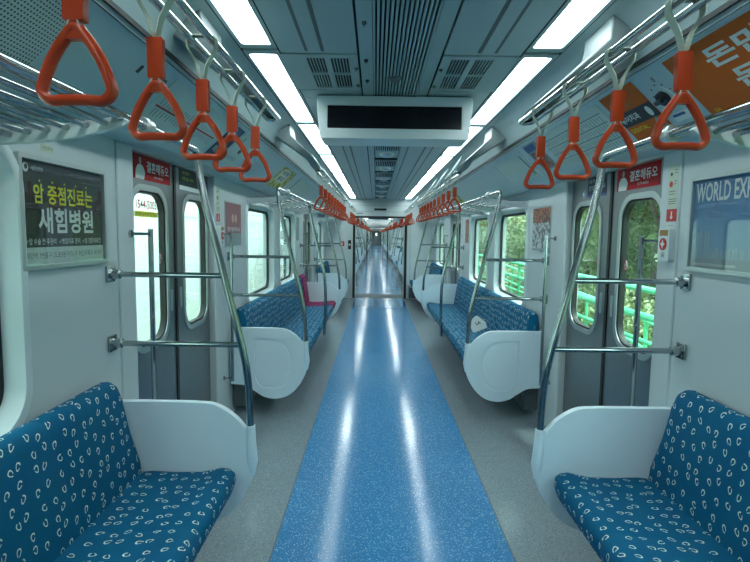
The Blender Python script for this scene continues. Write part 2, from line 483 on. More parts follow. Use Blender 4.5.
# --- pole frame beside a bench end: pole, two crossbars with flanges
def pole_path(s, y, ydir, ytop, bottom=.52):
    pts = [(.648, bottom), (.650, .70), (.660, .86), (.690, 1.02), (.735, 1.20), (.782, 1.40), (.826, 1.57), (.856, 1.72)]
    p = smooth_path([V((s * x, y, z)) for x, z in pts], 4)
    bend = fillet([V((s * .856, y, 1.72)), V((s * .868, y, 1.832)), V((s * .868, y + ydir * (abs(ytop - y)), 1.832))], .11, 8)
    return p + bend[1:]
def grab_frame(s, y, ydir, label, group=None, wallbars=True, ytop=.42, bottom=.52):
    root = thing('grab_pole', (s * .65, y, bottom), label, 'pole', group)
    mb = MB(); mb.tube(pole_path(s, y, ydir, y + ytop, bottom), .0165, 12); finish(mb, 'pole', 'chrome', root, smooth=60)
    ye = y + ydir * ytop
    mb = MB(); mb.tube([(s * .868, ye - .022, 1.832), (s * .868, ye + .022, 1.832)], .030, 14); finish(mb, 'collar', 'alu', root, bevel=.004)
    if wallbars:
        for z, xp in ((1.30, .760), (.995, .684)):
            mb = MB(); mb.tube([(s * xp, y, z), (s * (W - .012), y, z)], .0125, 10); cb = finish(mb, 'crossbar', 'chrome', root, smooth=60)
            mb = MB(); mb.box(s * (W - .012), s * (W - .0004), y - .032, y + .032, z - .035, z + .035)
            mb.tube([(s * (W - .05), y, z), (s * (W - .01), y, z)], .021, 12)
            for dy in (-.02, .02):
                for dz in (-.024, .024): mb.tube([(s * (W - .018), y + dy, z + dz), (s * (W - .011), y + dy, z + dz)], .005, 6)
            finish(mb, 'flange', 'chrome', cb, bevel=.002)
    return root

# --- bench
BACK = [(1.245, .30), (1.245, .845), (1.225, .865), (1.195, .868), (1.172, .850), (1.158, .80), (1.135, .62), (1.118, .46), (1.118, .36), (1.14, .30)]
CUSH = [(1.16, .33), (1.16, .425), (1.10, .432), (1.0, .430), (.85, .440), (.755, .455), (.722, .450), (.702, .432), (.698, .405), (.715, .35), (.735, .325), (.78, .315)]
def shrink(prof, d):
    cx = sum(p[0] for p in prof) / len(prof); cz = sum(p[1] for p in prof) / len(prof); out = []
    for x, z in prof:
        v = V((x - cx, z - cz)); l = v.length
        out.append((cx + v.x * (1 - d / l), cz + v.y * (1 - d / l)))
    return out
def upholstery(prof, s, y0, y1, seams, ends=(True, True), lean=0):
    al = [0]
    for i in range(1, len(prof)): al.append(al[-1] + math.dist(prof[i], prof[i - 1]))
    st = []
    e = .028
    if ends[0]: st += [(y0, .026), (y0 + e * .3, .010), (y0 + e, 0)]
    else: st += [(y0, 0)]
    for q in seams: st += [(q - .012, 0), (q - .003, .003), (q + .003, .003), (q + .012, 0)]
    if ends[1]: st += [(y1 - e, 0), (y1 - e * .3, .010), (y1, .026)]
    else: st += [(y1, 0)]
    secs = []; uvs = []
    for y, d in st:
        pr = shrink(prof, d) if d else prof
        row = []
        for (x, z), a in zip(pr, al):
            yy = y
            if lean:   # the top of the back is shorter than its foot
                if y > (y0 + y1) / 2 and ends[1]: yy = y - lean * max(0, (z - .43)) / .43
                elif y <= (y0 + y1) / 2 and ends[0]: yy = y + lean * max(0, (z - .43)) / .43
            row.append(V((s * x, yy, z))); uvs.append((yy, a))
        secs.append(row)
    mb = MB(); mb.loft(secs, uvs); return mb

PANEL = smooth_path([V(p + (0,)) for p in [(.90, .735), (.80, .724), (.705, .662), (.645, .570), (.628, .465), (.650, .360), (.705, .262), (.785, .190), (.885, .162), (.980, .178), (1.055, .225), (1.13, .268), (1.235, .278)]], 5)
PANEL = [(1.243, .735), (1.05, .736)] + [(p.x, p.y) for p in PANEL] + [(1.243, .278)]
def dshape(x0, x1, z0, z1, r, rc):
    """D recess: straight wall side, round aisle side (x grows to the wall)"""
    pts = [(x1, z1), ((x0 + x1) / 2, z1)]
    cx, cz = (x0 + x1) / 2 + .005, (z0 + z1) / 2
    for i in range(13):
        a = PI / 2 + PI * i / 12
        pts.append((cx + (cx - x0) * math.cos(a), cz + (z1 - z0) / 2 * math.sin(a)))
    for i in range(6):
        a = -PI / 2 + PI / 2 * (i + 1) / 6
        pts.append((x1 - rc + rc * math.cos(a), z0 + rc * 1.6 + rc * 1.6 * math.sin(a)))
    return pts
def end_panel(s, y, ydir, parent, label=None):
    """ydir: direction away from the seat (towards the doorway)"""
    root = thing('end_panel', (s * .95, y, .16), parent=parent)
    fr = Fr((0, y, 0), (1, 0, 0), (0, 0, 1))       # n = -y
    def L(pts): return [(s * x, z) for x, z in pts]
    a, b = (y - .008, y + .008)
    mb = MB()
    mb.plate([L(PANEL)], fr, -.014 if ydir < 0 else -.006, .006 if ydir < 0 else .014)
    d = dshape(.735, 1.055, .245, .655, .1, .09)
    if ydir < 0: mb.plate([L(PANEL), L(d)], fr, .006, .020)
    else: mb.plate([L(PANEL), L(d)], fr, -.020, -.006)
    o = finish(mb, 'shell', 'panelw', root, bevel=.009, seg=3)
    if ydir < 0: mb = MB(); mb.plate([L(dshape(.765, 1.045, .268, .638, .1, .08))], fr, .004, .012)
    else: mb = MB(); mb.plate([L(dshape(.765, 1.045, .268, .638, .1, .08))], fr, -.012, -.004)
    finish(mb, 'recess_plate', 'panelw', root, bevel=.004)
    mb = MB(); mb.tube([(s * .648, y, .63), (s * .647, y, .56), (s * .640, y, .47), (s * .640, y, .40)], [.022, .024, .026, .012], 12)
    finish(mb, 'pole_socket', 'panelw', root)
    return root
def bench(s, y0, y1, label, group=None, pink=False, seatw=.49, panels=(True, True)):
    root = thing('bench_seat', (s * .98, (y0 + y1) / 2, .08), label, 'bench', group)
    i0, i1 = y0 + .045, y1 - .045
    n = max(1, round((i1 - i0) / seatw)); w = (i1 - i0) / n
    seams = [i0 + w * k for k in range(1, n)]
    if pink:
        yp = seams[-1]; sm = seams[:-1]
        finish(upholstery(BACK, s, i0, yp, sm, (True, False), .10), 'backrest', 'cloth', root, smooth=60)
        finish(upholstery(CUSH, s, i0, yp, sm, (True, False)), 'seat_cushion', 'cloth', root, smooth=60)
        finish(upholstery([(x - (.012 if x < 1.24 else 0), z + .006) for x, z in BACK], s, yp, i1, [], (False, True), .10), 'backrest', 'cloth_pink', root, smooth=60, label='magenta backrest of the last seat')
        finish(upholstery([(x, z + .006) for x, z in CUSH], s, yp, i1, [], (False, True)), 'seat_cushion', 'cloth_pink', root, smooth=60, label='magenta cushion of the last seat')
    else:
        finish(upholstery(BACK, s, i0, i1, seams, (True, True), .10), 'backrest', 'cloth', root, smooth=60)
        finish(upholstery(CUSH, s, i0, i1, seams), 'seat_cushion', 'cloth', root, smooth=60)
    mb = MB(); mb.box(s * .80, s * 1.24, i0 + .01, i1 - .01, .275, .322); finish(mb, 'seat_frame', 'grey', root, bevel=.006)
    mb = MB(); mb.box(s * 1.14, s * 1.25, y0 + .10, y1 - .10, .06, .274)
    k = y0 + .2
    while k < y1 - .25:
        mb.box(s * 1.136, s * 1.142, k, k + .22, .10, .235, 1); k += .3
    finish(mb, 'heater_housing', ['darkgrey', 'black'], root, bevel=.004)
    if panels[0]: end_panel(s, y0 + .012, -1, root)
    if panels[1]: end_panel(s, y1 - .012, 1, root)
    return root

# --- luggage rack
def rack(s, y0, y1, label, ext0=0, ext1=0):
    root = thing('luggage_rack', (s * 1.05, (y0 + y1) / 2, 1.74), label, 'rack')
    mb = MB(); mb.tube([(s * .868, y0 - ext0, 1.832), (s * .868, y1 + ext1, 1.832)], .0165, 12); finish(mb, 'front_rail', 'chrome', root, smooth=60)
    for k in range(6):
        t = (k + .75) / 6
        x = .868 + t * (1.215 - .868); z = 1.815 - t * .045
        mb = MB(); mb.tube([(s * x, y0 + .01, z), (s * x, y1 - .01, z)], .0095, 8); finish(mb, 'slat', 'chrome', root, smooth=60)
    n = max(2, round((y1 - y0) / 1.0) + 1)
    for k in range(n):
        y = y0 + (y1 - y0) * k / (n - 1)
        fr = Fr((0, y, 0), (1, 0, 0), (0, 0, 1))
        pts = [(.842, 1.815), (.86, 1.800), (1.0, 1.765), (1.15, 1.748), (1.258, 1.742), (1.258, 1.80), (1.1, 1.80), (.90, 1.825), (.868, 1.835)]
        mb = MB(); mb.plate([[(s * a, b) for a, b in pts]], fr, -.012, .012)
        mb.box(s * 1.245, s * 1.259, y - .03, y + .03, 1.715, 1.80)
        finish(mb, 'bracket', 'wall', root, bevel=.003)
    return root

# --- strap rail (two rods joined by round ends) and its ceiling arms
RX = .572; RZ = 2.0; RS = .027
def strap_rail(s, y0, y1, label, arms=(), posts=()):
    root = thing('strap_rail', (s * RX, (y0 + y1) / 2, RZ), label, 'rail')
    path = []
    for k in range(9):
        a = PI * k / 8; path.append(V((s * (RX + RS * math.cos(a)), y1 - RS + RS * math.sin(a), RZ)))
    for k in range(9):
        a = PI + PI * k / 8; path.append(V((s * (RX + RS * math.cos(a)), y0 + RS + RS * math.sin(a), RZ)))
    mb = MB(); mb.tube(path, .0105, 10, closed=True); finish(mb, 'rods', 'chrome', root, smooth=60)
    for poly in arms:
        fr = Fr((s * RX, 0, 0), (0, -s, 0), (0, 0, 1))
        mb = MB(); mb.plate([[(-s * y, z) for y, z in poly]], fr, -1, 1)
        for i, v in enumerate(mb.v):     # leans outwards and widens towards its foot on the cove
            t = min(1, max(0, (v.z - 2.045) / .16)); sgn = 1 if v.x > s * RX else -1
            v.x = s * (RX + .020 + .205 * t) + sgn * (.026 + .036 * t)
        finish(mb, 'ceiling_arm', 'arm', root, bevel=.014, seg=3)
    for y in posts:
        mb = MB(); mb.tube(smooth_path([V((s * RX, y, RZ + .008)), V((s * (RX + .03), y, RZ + .055)), V((s * .675, y, 2.16)), V((s * .735, y, 2.245)), V((s * .755, y, 2.275))], 4), .011, 8)
        mb.box(s * (RX - RS), s * (RX + RS), y - .012, y + .012, RZ - .006, RZ + .014)
        finish(mb, 'ceiling_post', 'cove', root)
    return root

# --- strap handle
def ring_path(n=7):
    pts = []
    for cx, cz, r, a0, a1 in ((-.040, -.104, .022, PI * 1.12 - .35, PI * 1.5), (.040, -.104, .022, PI * 1.5, PI * 1.88 + .35), (0, -.016, .014, PI * .12, PI * .88)):
        for i in range(n):
            a = a0 + (a1 - a0) * i / (n - 1); pts.append((cx + r * math.cos(a), cz + r * math.sin(a)))
    out = []
    for i, (x, z) in enumerate(pts):
        out.append(V((x, 0, z)))
        nx = pts[(i + 1) % len(pts)]
        if math.dist((x, z), nx) > .03:   # bulge the long sides a little
            for t in (.25, .5, .75):
                p = V((x + (nx[0] - x) * t, 0, z + (nx[1] - z) * t)); d = V((nx[1] - z, 0, -(nx[0] - x))).normalized()
                if (p + d * .01 - V((0, 0, -.07))).length < (p - V((0, 0, -.07))).length: d = -d
                b = .006 * math.sin(PI * t); 
                out.append(p + d * (b if abs(nx[1] - z) > .02 else -.002))
    return out
def handle_parts():
    ring = MB(); rp = ring_path(); ring.tube([p * .9 + V((0, 0, -.195)) for p in rp], .0088, 12, closed=True, rz=.0105)
    # thick shoulder at the top of the ring
    fr = Fr((0, 0, 0), (1, 0, 0), (0, 0, 1))
    ring.plate([[(-.009, -.188), (.009, -.188), (.021, -.221), (.011, -.215), (-.011, -.215), (-.021, -.221)]], fr, -.0075, .0075)
    sleeve = MB()
    sleeve.plate([rrect(-.0165, -.187, .0165, -.103, .002, 2)], fr, -.0085, .0085)
    strap = MB()
    r = .0125
    outer = [V((-.005, 0, -.101)), V((-.014, 0, -.066)), V((-RS - r, 0, -.020))]
    arc = [V((-RS + r * math.cos(a), 0, r * math.sin(a))) for a in [PI - PI * k / 12 for k in range(0, 7)]]
    arc2 = [V((RS + r * math.cos(a), 0, r * math.sin(a))) for a in [PI / 2 - PI / 2 * k / 6 for k in range(0, 7)]]
    path = outer + arc + arc2 + [V((-p.x, p.y, p.z)) for p in outer[::-1]]
    vs = []; fs = []
    for p in path: vs += [p + V((0, -.012, 0)), p + V((0, .009, 0))]
    n = len(path)
    for i in range(n):
        p = path[i]; c = V((0, 0, -.02)); q = p + (c - p).normalized() * .0022
        vs += []
    inner = [p + (V((0, 0, -.03)) - p).normalized() * .0035 for p in path]
    secs = [[path[i] + V((0, -.012, 0)), path[i] + V((0, .012, 0)), inner[i] + V((0, .012, 0)), inner[i] + V((0, -.012, 0))] for i in range(n)]
    strap.loft(secs)
    # lower web between sleeve and ring
    lower = MB()
    for k in (-1, 1):
        a = [V((k * .005, 0, -.184)), V((k * .011, 0, -.196)), V((k * .009, 0, -.206))]
        lower.loft([[p + V((-.0015, -.008, 0)), p + V((-.0015, .008, 0)), p + V((.0015, .008, 0)), p + V((.0015, -.008, 0))] for p in a])
    return ring, sleeve, strap, lower
def make_handle():
    root = thing('hanging_strap', (0, 0, RZ), 'x', 'strap', 'x')
    ring, sleeve, strap, lower = handle_parts()
    for mb, nm, m, bv in ((strap, 'strap', 'strap', 0), (sleeve, 'sleeve', 'orange', .0065), (ring, 'ring', 'orange', .0), (lower, 'lower_strap', 'strap', 0)):
        me_off = [V(v) + root.location for v in mb.v]; mb.v = me_off
        finish(mb, nm, m, root, bevel=bv, smooth=50)
    return root
proto = make_handle()
used = [False]
ORD = ['nearest', 'second', 'third', 'fourth', 'fifth', 'sixth', 'seventh', 'eighth', 'ninth', 'tenth', 'eleventh', 'twelfth']
def place_handle(s, y, label, group):
    if not used[0]: o = proto; used[0] = True
    else: o = copy_tree(proto)
    o.location = (s * RX, y, RZ); o['label'] = label; o['group'] = group; o['category'] = 'strap'
    o.rotation_euler = (random.uniform(-.05, .05), 0, random.uniform(-.02, .02))
    return o

# one-piece handle for carriages far away
ring, sleeve, strap, lower = handle_parts()
far = MB()
for mb, mi in ((ring, 0), (sleeve, 0), (strap, 1)): far.v, o_ = far.v, len(far.v); far.add(mb.v, mb.f, mi)
far_handle = finish(far, 'hanging_strap', ['orange', 'strap'], noorigin=True, smooth=50)
far_used = [False]
def place_far(s, y, label, group):
    if not far_used[0]: o = far_handle; far_used[0] = True
    else: o = far_handle.copy(); C.objects.link(o)
    o.location = (s * RX, y, RZ); o['label'] = label; o['group'] = group; o['category'] = 'strap'

# ------------------------------------------------------------------ ceiling and floor
def ceiling(y0, y1, vents=()):
    """boards with open dark joints between them under a dark tray"""
    mb = MB()
    mb.box(-1.30, 1.30, y0, y1, 2.315, 2.36, 1)
    xs = [(.7, .545 - .02)]
    for s in (-1, 1):
        # light channel board (around diffusers), side board, centre strips
        yy = y0
        while yy < y1:
            ye = min(yy + 2.9, y1)
            for a, b, z in ((.540, .193, CZ),):
                for (c0, c1) in cut(yy, ye - .006, vents):
                    mb.box(s * a, s * b, c0, c1, z, z + .02, 0)
            mb.box(s * .183, s * .125, yy, ye - .006, CZ, CZ + .02, 0)
            yy = ye
        mb.box(s * .540, s * .702, y0, y1, CZ + .032, CZ + .036, 0)
        mb.box(s * .697, s * .704, y0, y1, CZ - .002, CZ + .004, 1)
        mb.box(s * .534, s * .541, y0, y1, CZ - .001, CZ + .004, 1)
        # cove beside the lights
        prof = [(.702, CZ), (.730, 2.284), (.79, 2.245), (.84, 2.185), (.868, 2.125), (.875, 2.112)]
        n = len(prof)
        vs = [V((s * x, y, z)) for y in (y0, y1) for x, z in prof] + [V((s * (x + .012), y, z + .012)) for y in (y0, y1) for x, z in prof]
        fs = [(i, i + 1, n + i + 1, n + i) for i in range(n - 1)] + [(2 * n + i, 2 * n + i + 1, 3 * n + i + 1, 3 * n + i) for i in range(n - 1)]
        fs += [(0, n, 3 * n, 2 * n), (n - 1, 2 * n - 1, 4 * n - 1, 3 * n - 1)]
        mb.add(vs, fs, 2)
        # backing of the joint above the advert panel
        mb.box(s * .86, s * 1.28, y0, y1, 2.125, 2.15, 1)
        # advert panel, then the ledge above doors and racks
        prof = [(.888, 2.118), (.90, 2.110), (1.12, 1.910), (1.145, 1.895), (1.27, 1.889)]
        n = len(prof)
        vs = [V((s * x, y, z)) for y in (y0, y1) for x, z in prof] + [V((s * (x + .01), y, z + .02)) for y in (y0, y1) for x, z in prof]
        fs = [(i, i + 1, n + i + 1, n + i) for i in range(n - 1)] + [(2 * n + i, 2 * n + i + 1, 3 * n + i + 1, 3 * n + i) for i in range(n - 1)]
        mb.add(vs, fs, 3)
    return finish(mb, 'ceiling', ['ceil', 'dark', 'cove', 'adpanel'], kind='structure', smooth=25)
def cut(a, b, vents):
    out = []; cur = a
    for v0, v1 in vents:
        if v1 > cur and v0 < b:
            if v0 > cur: out.append((cur, v0))
            cur = max(cur, v1)
    if cur < b: out.append((cur, b))
    return out

def lamp(s, y0, y1, label, group):
    root = thing('ceiling_light', (s * .62, (y0 + y1) / 2, CZ), label, 'light', group)
    fr = Fr((0, 0, CZ), (1, 0, 0), (0, -1, 0))    # normal points down
    x0, x1 = sorted((s * .558, s * .682))
    flat(fr, [rrect(x0, -y1, x1, -y0, .014, 4)], -.030, -.020, 'diffuser', 'lamp', root)
    flat(fr, [rrect(x0 - .016, -y1 - .044, x1 + .018, -y0 + .044, 0), rrect(x0 - .001, -y1 - .001, x1 + .001, -y0 + .001, .014, 4)], -.031, .002, 'frame', 'ceil2', root)
    return root

# centre slatted grille and line-flow diffusers
def centre_grille(y0, y1, label):
    root = thing('air_grille', (0, (y0 + y1) / 2, CZ), label, 'grille')
    n = 15
    for k in range(n):
        x = -.118 + .236 * k / (n - 1)
        mb = MB(); mb.box(x - .0045, x + .0045, y0, y1, CZ - .004, CZ + .018); finish(mb, 'slat', 'ceil2', root)
    return root
def flow_fan(y, label, group):
    root = thing('line_flow_fan', (0, y, CZ), label, 'fan', group)
    fr = Fr((0, y, CZ), (1, 0, 0), (0, -1, 0))
    flat(fr, [rrect(-.115, -.46, .115, .46, .02)], -.012, .0, 'cover', 'ceil2', root, bevel=.004)
    mb = MB()
    for k in range(11): mb.box(-.10 + k * .02 - .005, -.10 + k * .02 + .005, y - .42, y - .08, CZ - .012, CZ - .0005)
    finish(mb, 'slots', 'dark', root)
    mb = MB()
    secs = []
    for r, z in ((.075, 0), (.072, -.014), (.055, -.030), (.030, -.040), (.004, -.043)): secs.append([V((r * math.cos(2 * PI * k / 20), y + .16 + r * math.sin(2 * PI * k / 20), CZ + z)) for k in range(20)])
    mb.loft(secs); finish(mb, 'dome', 'alu', root, smooth=60)
    return root
def vent(s, y0, y1, label, group=None, k=None):
    root = thing('ceiling_vent', (s * .33, (y0 + y1) / 2, CZ), label, 'vent', group)
    mb = MB(); x0, x1 = s * .215, s * .445
    mb.box(x0, x1, y0 - .05, y1 + .05, CZ + .008, CZ + .014); finish(mb, 'backing', 'dark', root)
    fr = Fr((0, 0, CZ), (1, 0, 0), (0, -1, 0))
    xs = sorted((s * .193, s * .540)); holes = []
    a, b = sorted((s * .235, s * .432)); mid = (a + b) / 2; ym = (y0 + y1) / 2
    for (u0, u1) in ((a, mid - .012), (mid + .012, b)):
        for (v0, v1) in ((y0, ym - .012), (ym + .012, y1)):
            n = 6; w = (u1 - u0) / n
            for i in range(n): holes.append(rrect(u0 + w * i + w * .15, -v1, u0 + w * (i + 1) - w * .15, -v0))
    flat(fr, [rrect(xs[0], -y1 - .045, xs[1], -y0 + .045)] + holes, -.006, .002, 'grille_plate', 'ceil', root)
    return root

def channel(s, y0, y1, label):
    root = thing('ceiling_track', (s * .38, (y0 + y1) / 2, CZ - .004), label, 'track')
    mb = MB(); mb.box(s * .352, s * .408, y0, y1, CZ - .005, CZ + .002); finish(mb, 'strip', 'ceil', root, bevel=.001)
    mb = MB(); mb.box(s * .337, s * .352, y0, y1, CZ - .002, CZ + .001); mb.box(s * .408, s * .423, y0, y1, CZ - .002, CZ + .001)
    finish(mb, 'groove', 'darkgrey', root)
    return root

def floor(y0, y1):
    mb = MB(); mb.box(-1.36, 1.36, y0, y1, -.06, 0); finish(mb, 'floor', 'floor_grey', kind='structure')
    mb = MB(); mb.box(-.56, .56, y0, y1, 0, .0025); finish(mb, 'floor', 'floor_blue', kind='structure')
    mb = MB()
    for s in (-1, 1): mb.box(s * .560, s * .566, y0, y1, 0, .003)
    tn[0] += 1; finish(mb, 'trim_%d' % tn[0], 'darkgrey', kind='structure')

# ================================================================== CARRIAGE ONE
Y0, Y1 = CAR1['y0'], CAR1['y1']
floor(Y0, Y1 + .02)
VY = (2.40, 3.0)
ceiling(Y0, Y1, [VY])
for s in (-1, 1):
    side_wall(s, Y0, Y1, CAR1['doors'], CAR1['wins'])
mb = MB(); mb.box(-1.36, 1.36, Y0 - .05, Y0, -.05, 2.36); finish(mb, 'wall_back', 'wall', kind='structure')
for s in (-1, 1):
    for a, b in CAR1['wins']: window(s, a, b)

GS = {-1: 'left', 1: 'right'}
# door stickers of the near doors
def stick(k, fr, root, leaf, s, c):
    n0, n1 = .0, .0018
    if k < 0:      # near leaf: red poster with white lettering and a figure
        a0, a1 = sorted((ya(s, c - .52), ya(s, c - .06)))
        p = flat(fr, [rrect(a0, 1.752, a1, 1.885)], n0, n1, 'poster', 'redp', leaf, label='red poster with white Korean lettering')
        # standing woman in white, torso and head
        fx = a0 + .075
        body = [(fx - .055, 1.753), (fx - .050, 1.80), (fx - .028, 1.822), (fx - .012, 1.826), (fx + .012, 1.826), (fx + .032, 1.818), (fx + .055, 1.79), (fx + .04, 1.753)]
        flat(fr, [body], n1, n1 + .0006, 'printed_figure', 'white', p)
        flat(fr, [circ(fx, 1.847, .021, 14, .029)], n1, n1 + .0004, 'printed_hair', 'ink', p)
        flat(fr, [circ(fx, 1.845, .013, 14, .018)], n1 + .0004, n1 + .0008, 'printed_face', 'skin', p)
        text('결혼해듀오', fr, a0 + .150, 1.795, a1 - a0 - .175, .058, 'white', p, n1 + .0008, bold=.02)
        text('1577-8333', fr, a0 + .24, 1.770, .11, .013, 'white', p, n1 + .0008)
    else:
        a0, a1 = sorted((ya(s, c + .08), ya(s, c + .50)))
        if s < 0:
            p = flat(fr, [rrect(a0, 1.755, a1, 1.885)], n0, n1, 'poster', 'posterblack', leaf, label='black poster with yellow lettering over a white strip')
            flat(fr, [rrect(a0, 1.745, a1, 1.772)], n1, n1 + .0005, 'white_strip', 'white', p)
            text('코인이', fr, a0 + .05, 1.842, .12, .020, 'yellow', p, n1 + .0008)
            text('아닙니다', fr, a0 + .05, 1.806, .20, .022, 'yellow', p, n1 + .0008)
        else:
            p = flat(fr, [rrect(a0 + .14, 1.745, a1, 1.885)], n0, n1, 'poster', 'navy', leaf, label='navy poster with two white lines of lettering')
            flat(fr, [rrect(a0 + .14, 1.745, a1, 1.760)], n1, n1 + .0005, 'blue_strip', 'bluep', p)
            text('내과 배뇨', fr, a0 + .16, 1.835, .20, .026, 'white', p, n1 + .0008)
            text('전립선센터', fr, a0 + .16, 1.790, .24, .030, 'white', p, n1 + .0008)
            flat(fr, [circ(a0 + .075, 1.775, .026, 16)], n0, n1, 'round_sticker', 'white', leaf)
            flat(fr, [circ(a0 + .075, 1.775, .023, 16), circ(a0 + .075, 1.775, .016, 16)], n1, n1 + .0008, 'blue_ring', 'bluep', leaf)
    # no-leaning sign on the glass
    A = ya(s, c + k * .185)
    p = flat(fr, [circ(A, 1.335, .020, 20, .031)], -.0155, -.0150, 'warning_sign', 'white', leaf)
    flat(fr, [circ(A, 1.335, .020, 20, .031), circ(A, 1.335, .015, 20, .025)], -.0150, -.0144, 'red_ring', 'red', p)
    flat(fr, [[(A - .012, 1.352), (A - .008, 1.357), (A + .012, 1.318), (A + .008, 1.313)]], -.0150, -.0143, 'red_bar', 'red', p)
    flat(fr, [rrect(A - .005, 1.318, A + .004, 1.350, .003, 2)], -.0150, -.0146, 'pictogram', 'ink', p)
    if k < 0 and s < 0:
        a0 = ya(s, c - .50)
        text('1544-5005', fr, a0 + .030, 1.604, .25, .046, 'redp', leaf, -.0140, label='red telephone number on the door glass', bold=.025)
        p = flat(fr, [rrect(a0 + .015, 1.562, a0 + .295, 1.592)], -.0155, -.0150, 'yellow_strip', 'yellow', leaf)
        text('한국심리상담센터', fr, a0 + .03, 1.568, .25, .017, 'ink', p, -.0144)
for s in (-1, 1):
    door(s, 3.12, stick)
    door(s, 8.95)

BN = [('nearest', 'beside the camera')]
bench(-1, -1.65, 2.27, 'blue patterned bench seat nearest the camera on the left, under the black poster')
bench(1, -1.65, 2.27, 'blue patterned bench seat nearest the camera on the right, under the sky blue poster')
bench(-1, 4.08, 8.02, 'long blue bench seat beyond the first left door, its last seat magenta', pink=True)
bench(1, 4.08, 8.02, 'long blue bench seat beyond the first right door, with a leaflet lying on it')
bench(-1, 9.86, 12.03, 'short bench seat in the far left corner before the gangway', panels=(True, False))
bench(1, 9.86, 12.03, 'short bench seat in the far right corner before the gangway', panels=(True, False))

for s in (-1, 1):
    n = GS[s]
    grab_frame(s, 2.258, -1, f'curved steel grab pole with crossbars at the end of the nearest {n} bench', ytop=.50)
    grab_frame(s, 4.092, 1, f'curved steel grab pole with crossbars at the near end of the long {n} bench')
    grab_frame(s, 8.008, -1, f'curved steel grab pole with crossbars at the far end of the long {n} bench')
    grab_frame(s, 9.872, 1, f'curved steel grab pole with crossbars beside the gangway corner bench on the {n}')
    # middle pole rising out of the seat front
    root = thing('grab_pole', (s * .69, 6.05, .44), f'plain curved steel pole rising from the middle of the long {n} bench', 'pole')
    pts = [(.690, .30), (.682, .45), (.678, .70), (.682, .90), (.702, 1.05), (.742, 1.22), (.786, 1.40), (.828, 1.57), (.858, 1.72), (.868, 1.818)]
    mb = MB(); mb.tube(smooth_path([V((s * x, 6.05, z)) for x, z in pts], 4), .0165, 12); finish(mb, 'pole', 'chrome', root, smooth=60)
    mb = MB(); mb.tube([(s * .868, 6.02, 1.832), (s * .868, 6.08, 1.832)], .027, 12); finish(mb, 'collar', 'alu', root, bevel=.004)
    rack(s, -1.5, 1.60, f'steel tube luggage rack above the nearest {n} bench', ext1=.14)
    rack(s, 4.72, 7.38, f'steel tube luggage rack above the long {n} bench', ext0=.20, ext1=.20)
    rack(s, 10.4, 12.02, f'steel tube luggage rack in the far {n} corner', ext0=.10)

# strap rails
arm1 = [(1.93, 2.28), (2.19, 2.28), (2.19, 2.24), (2.195, 2.20), (2.205, 2.16), (2.225, 2.12), (2.255, 2.09), (2.31, 2.062), (2.38, 2.045), (2.45, 2.036), (2.472, 2.024), (2.472, 2.010), (2.25, 2.010), (2.12, 2.022), (2.03, 2.05), (1.975, 2.09), (1.945, 2.14), (1.935, 2.20)]
arm2 = [(y + 1.93, z) for y, z in arm1]
for s in (-1, 1):
    n = GS[s]
    strap_rail(s, -1.2, 2.415, f'double steel strap rail hanging over the nearest {n} bench', arms=[arm1], posts=(.2,))
    strap_rail(s, 4.34, 8.15, f'double steel strap rail hanging along the long {n} bench', arms=[arm2], posts=(5.25, 6.3, 7.35))
    strap_rail(s, 9.75, 11.98, f'double steel strap rail beside the gangway on the {n}', posts=(10.3, 11.5))
for i, y in enumerate((.846, 1.141, 1.444, 1.74, 2.065)):
    place_handle(-1, y, f'orange triangular hanging strap, {ORD[i]} from the camera of the five in the front left row', 'orange hanging straps in the front left row')
for i, y in enumerate((1.189, 1.496, 1.824, 2.174)):
    place_handle(1, y, f'orange triangular hanging strap, {ORD[i]} from the camera of the four in the front right row', 'orange hanging straps in the front right row')
for s in (-1, 1):
    for i in range(10):
        place_handle(s, 4.50 + .385 * i, f'orange hanging strap, {ORD[i]} of the row over the long {GS[s]} bench', f'orange hanging straps over the long {GS[s]} bench')
    for i in range(6):
        place_handle(s, 9.9 + .36 * i, f'small orange hanging strap, {ORD[i]} of the row beside the gangway on the {GS[s]}', f'orange hanging straps beside the gangway on the {GS[s]}')

# lamps
LY = [(-2.1, -.72), (-.62, .78), (.88, 2.30), (2.42, 3.85), (3.94, 5.36), (5.45, 6.98), (7.07, 8.55), (8.64, 10.1), (10.19, 11.95)]
for s in (-1, 1):
    for i, (a, b) in enumerate(LY):
        lamp(s, a, b, f'lit rectangular ceiling light, {("behind the camera", "overhead", "nearest visible", "second visible", "third visible", "fourth visible", "fifth visible", "sixth visible", "last before the gangway")[i]} in the {GS[s]} strip', f'lit ceiling lights of the {GS[s]} strip')

centre_grille(-1.2, 3.08, 'long slatted air grille along the middle of the ceiling before the display')
for i in range(7): flow_fan(3.95 + 1.15 * i, f'slotted ceiling fan cover with round dome, {ORD[i]} beyond the hanging display', 'fan covers along the ceiling middle')
for s in (-1, 1):
    vent(s, 2.46, 2.94, f'white four-part slotted ceiling vent on the {GS[s]} of the central grille')
    channel(s, -1.2, 2.37, f'shallow ceiling track left open ahead of the {GS[s]} vent')
    channel(s, 3.45, 12.0, f'long shallow ceiling track beyond the display on the {GS[s]}')

# little ceiling fasteners beside the grille
for i, (x, y) in enumerate(((-.155, 2.05), (-.155, 2.48), (-.155, 2.80), (-.205, 2.60), (-.205, 2.88), (.205, 2.60), (.205, 2.88))):
    mb = MB(); mb.tube([(x, y, CZ + .001), (x, y, CZ - .010)], .009, 10); mb.box(x - .003, x + .003, y - .012, y + .012, CZ - .014, CZ - .008)
    o = finish(mb, 'ceiling_latch', 'darkgrey', label=('small dark ceiling latch on the strip left of the slatted grille', 'small dark ceiling latch beside the left vent', 'small dark ceiling latch beside the right vent')[0 if i < 3 else 1 if i < 5 else 2] , cat='latch', group='small latches by the ceiling grille')

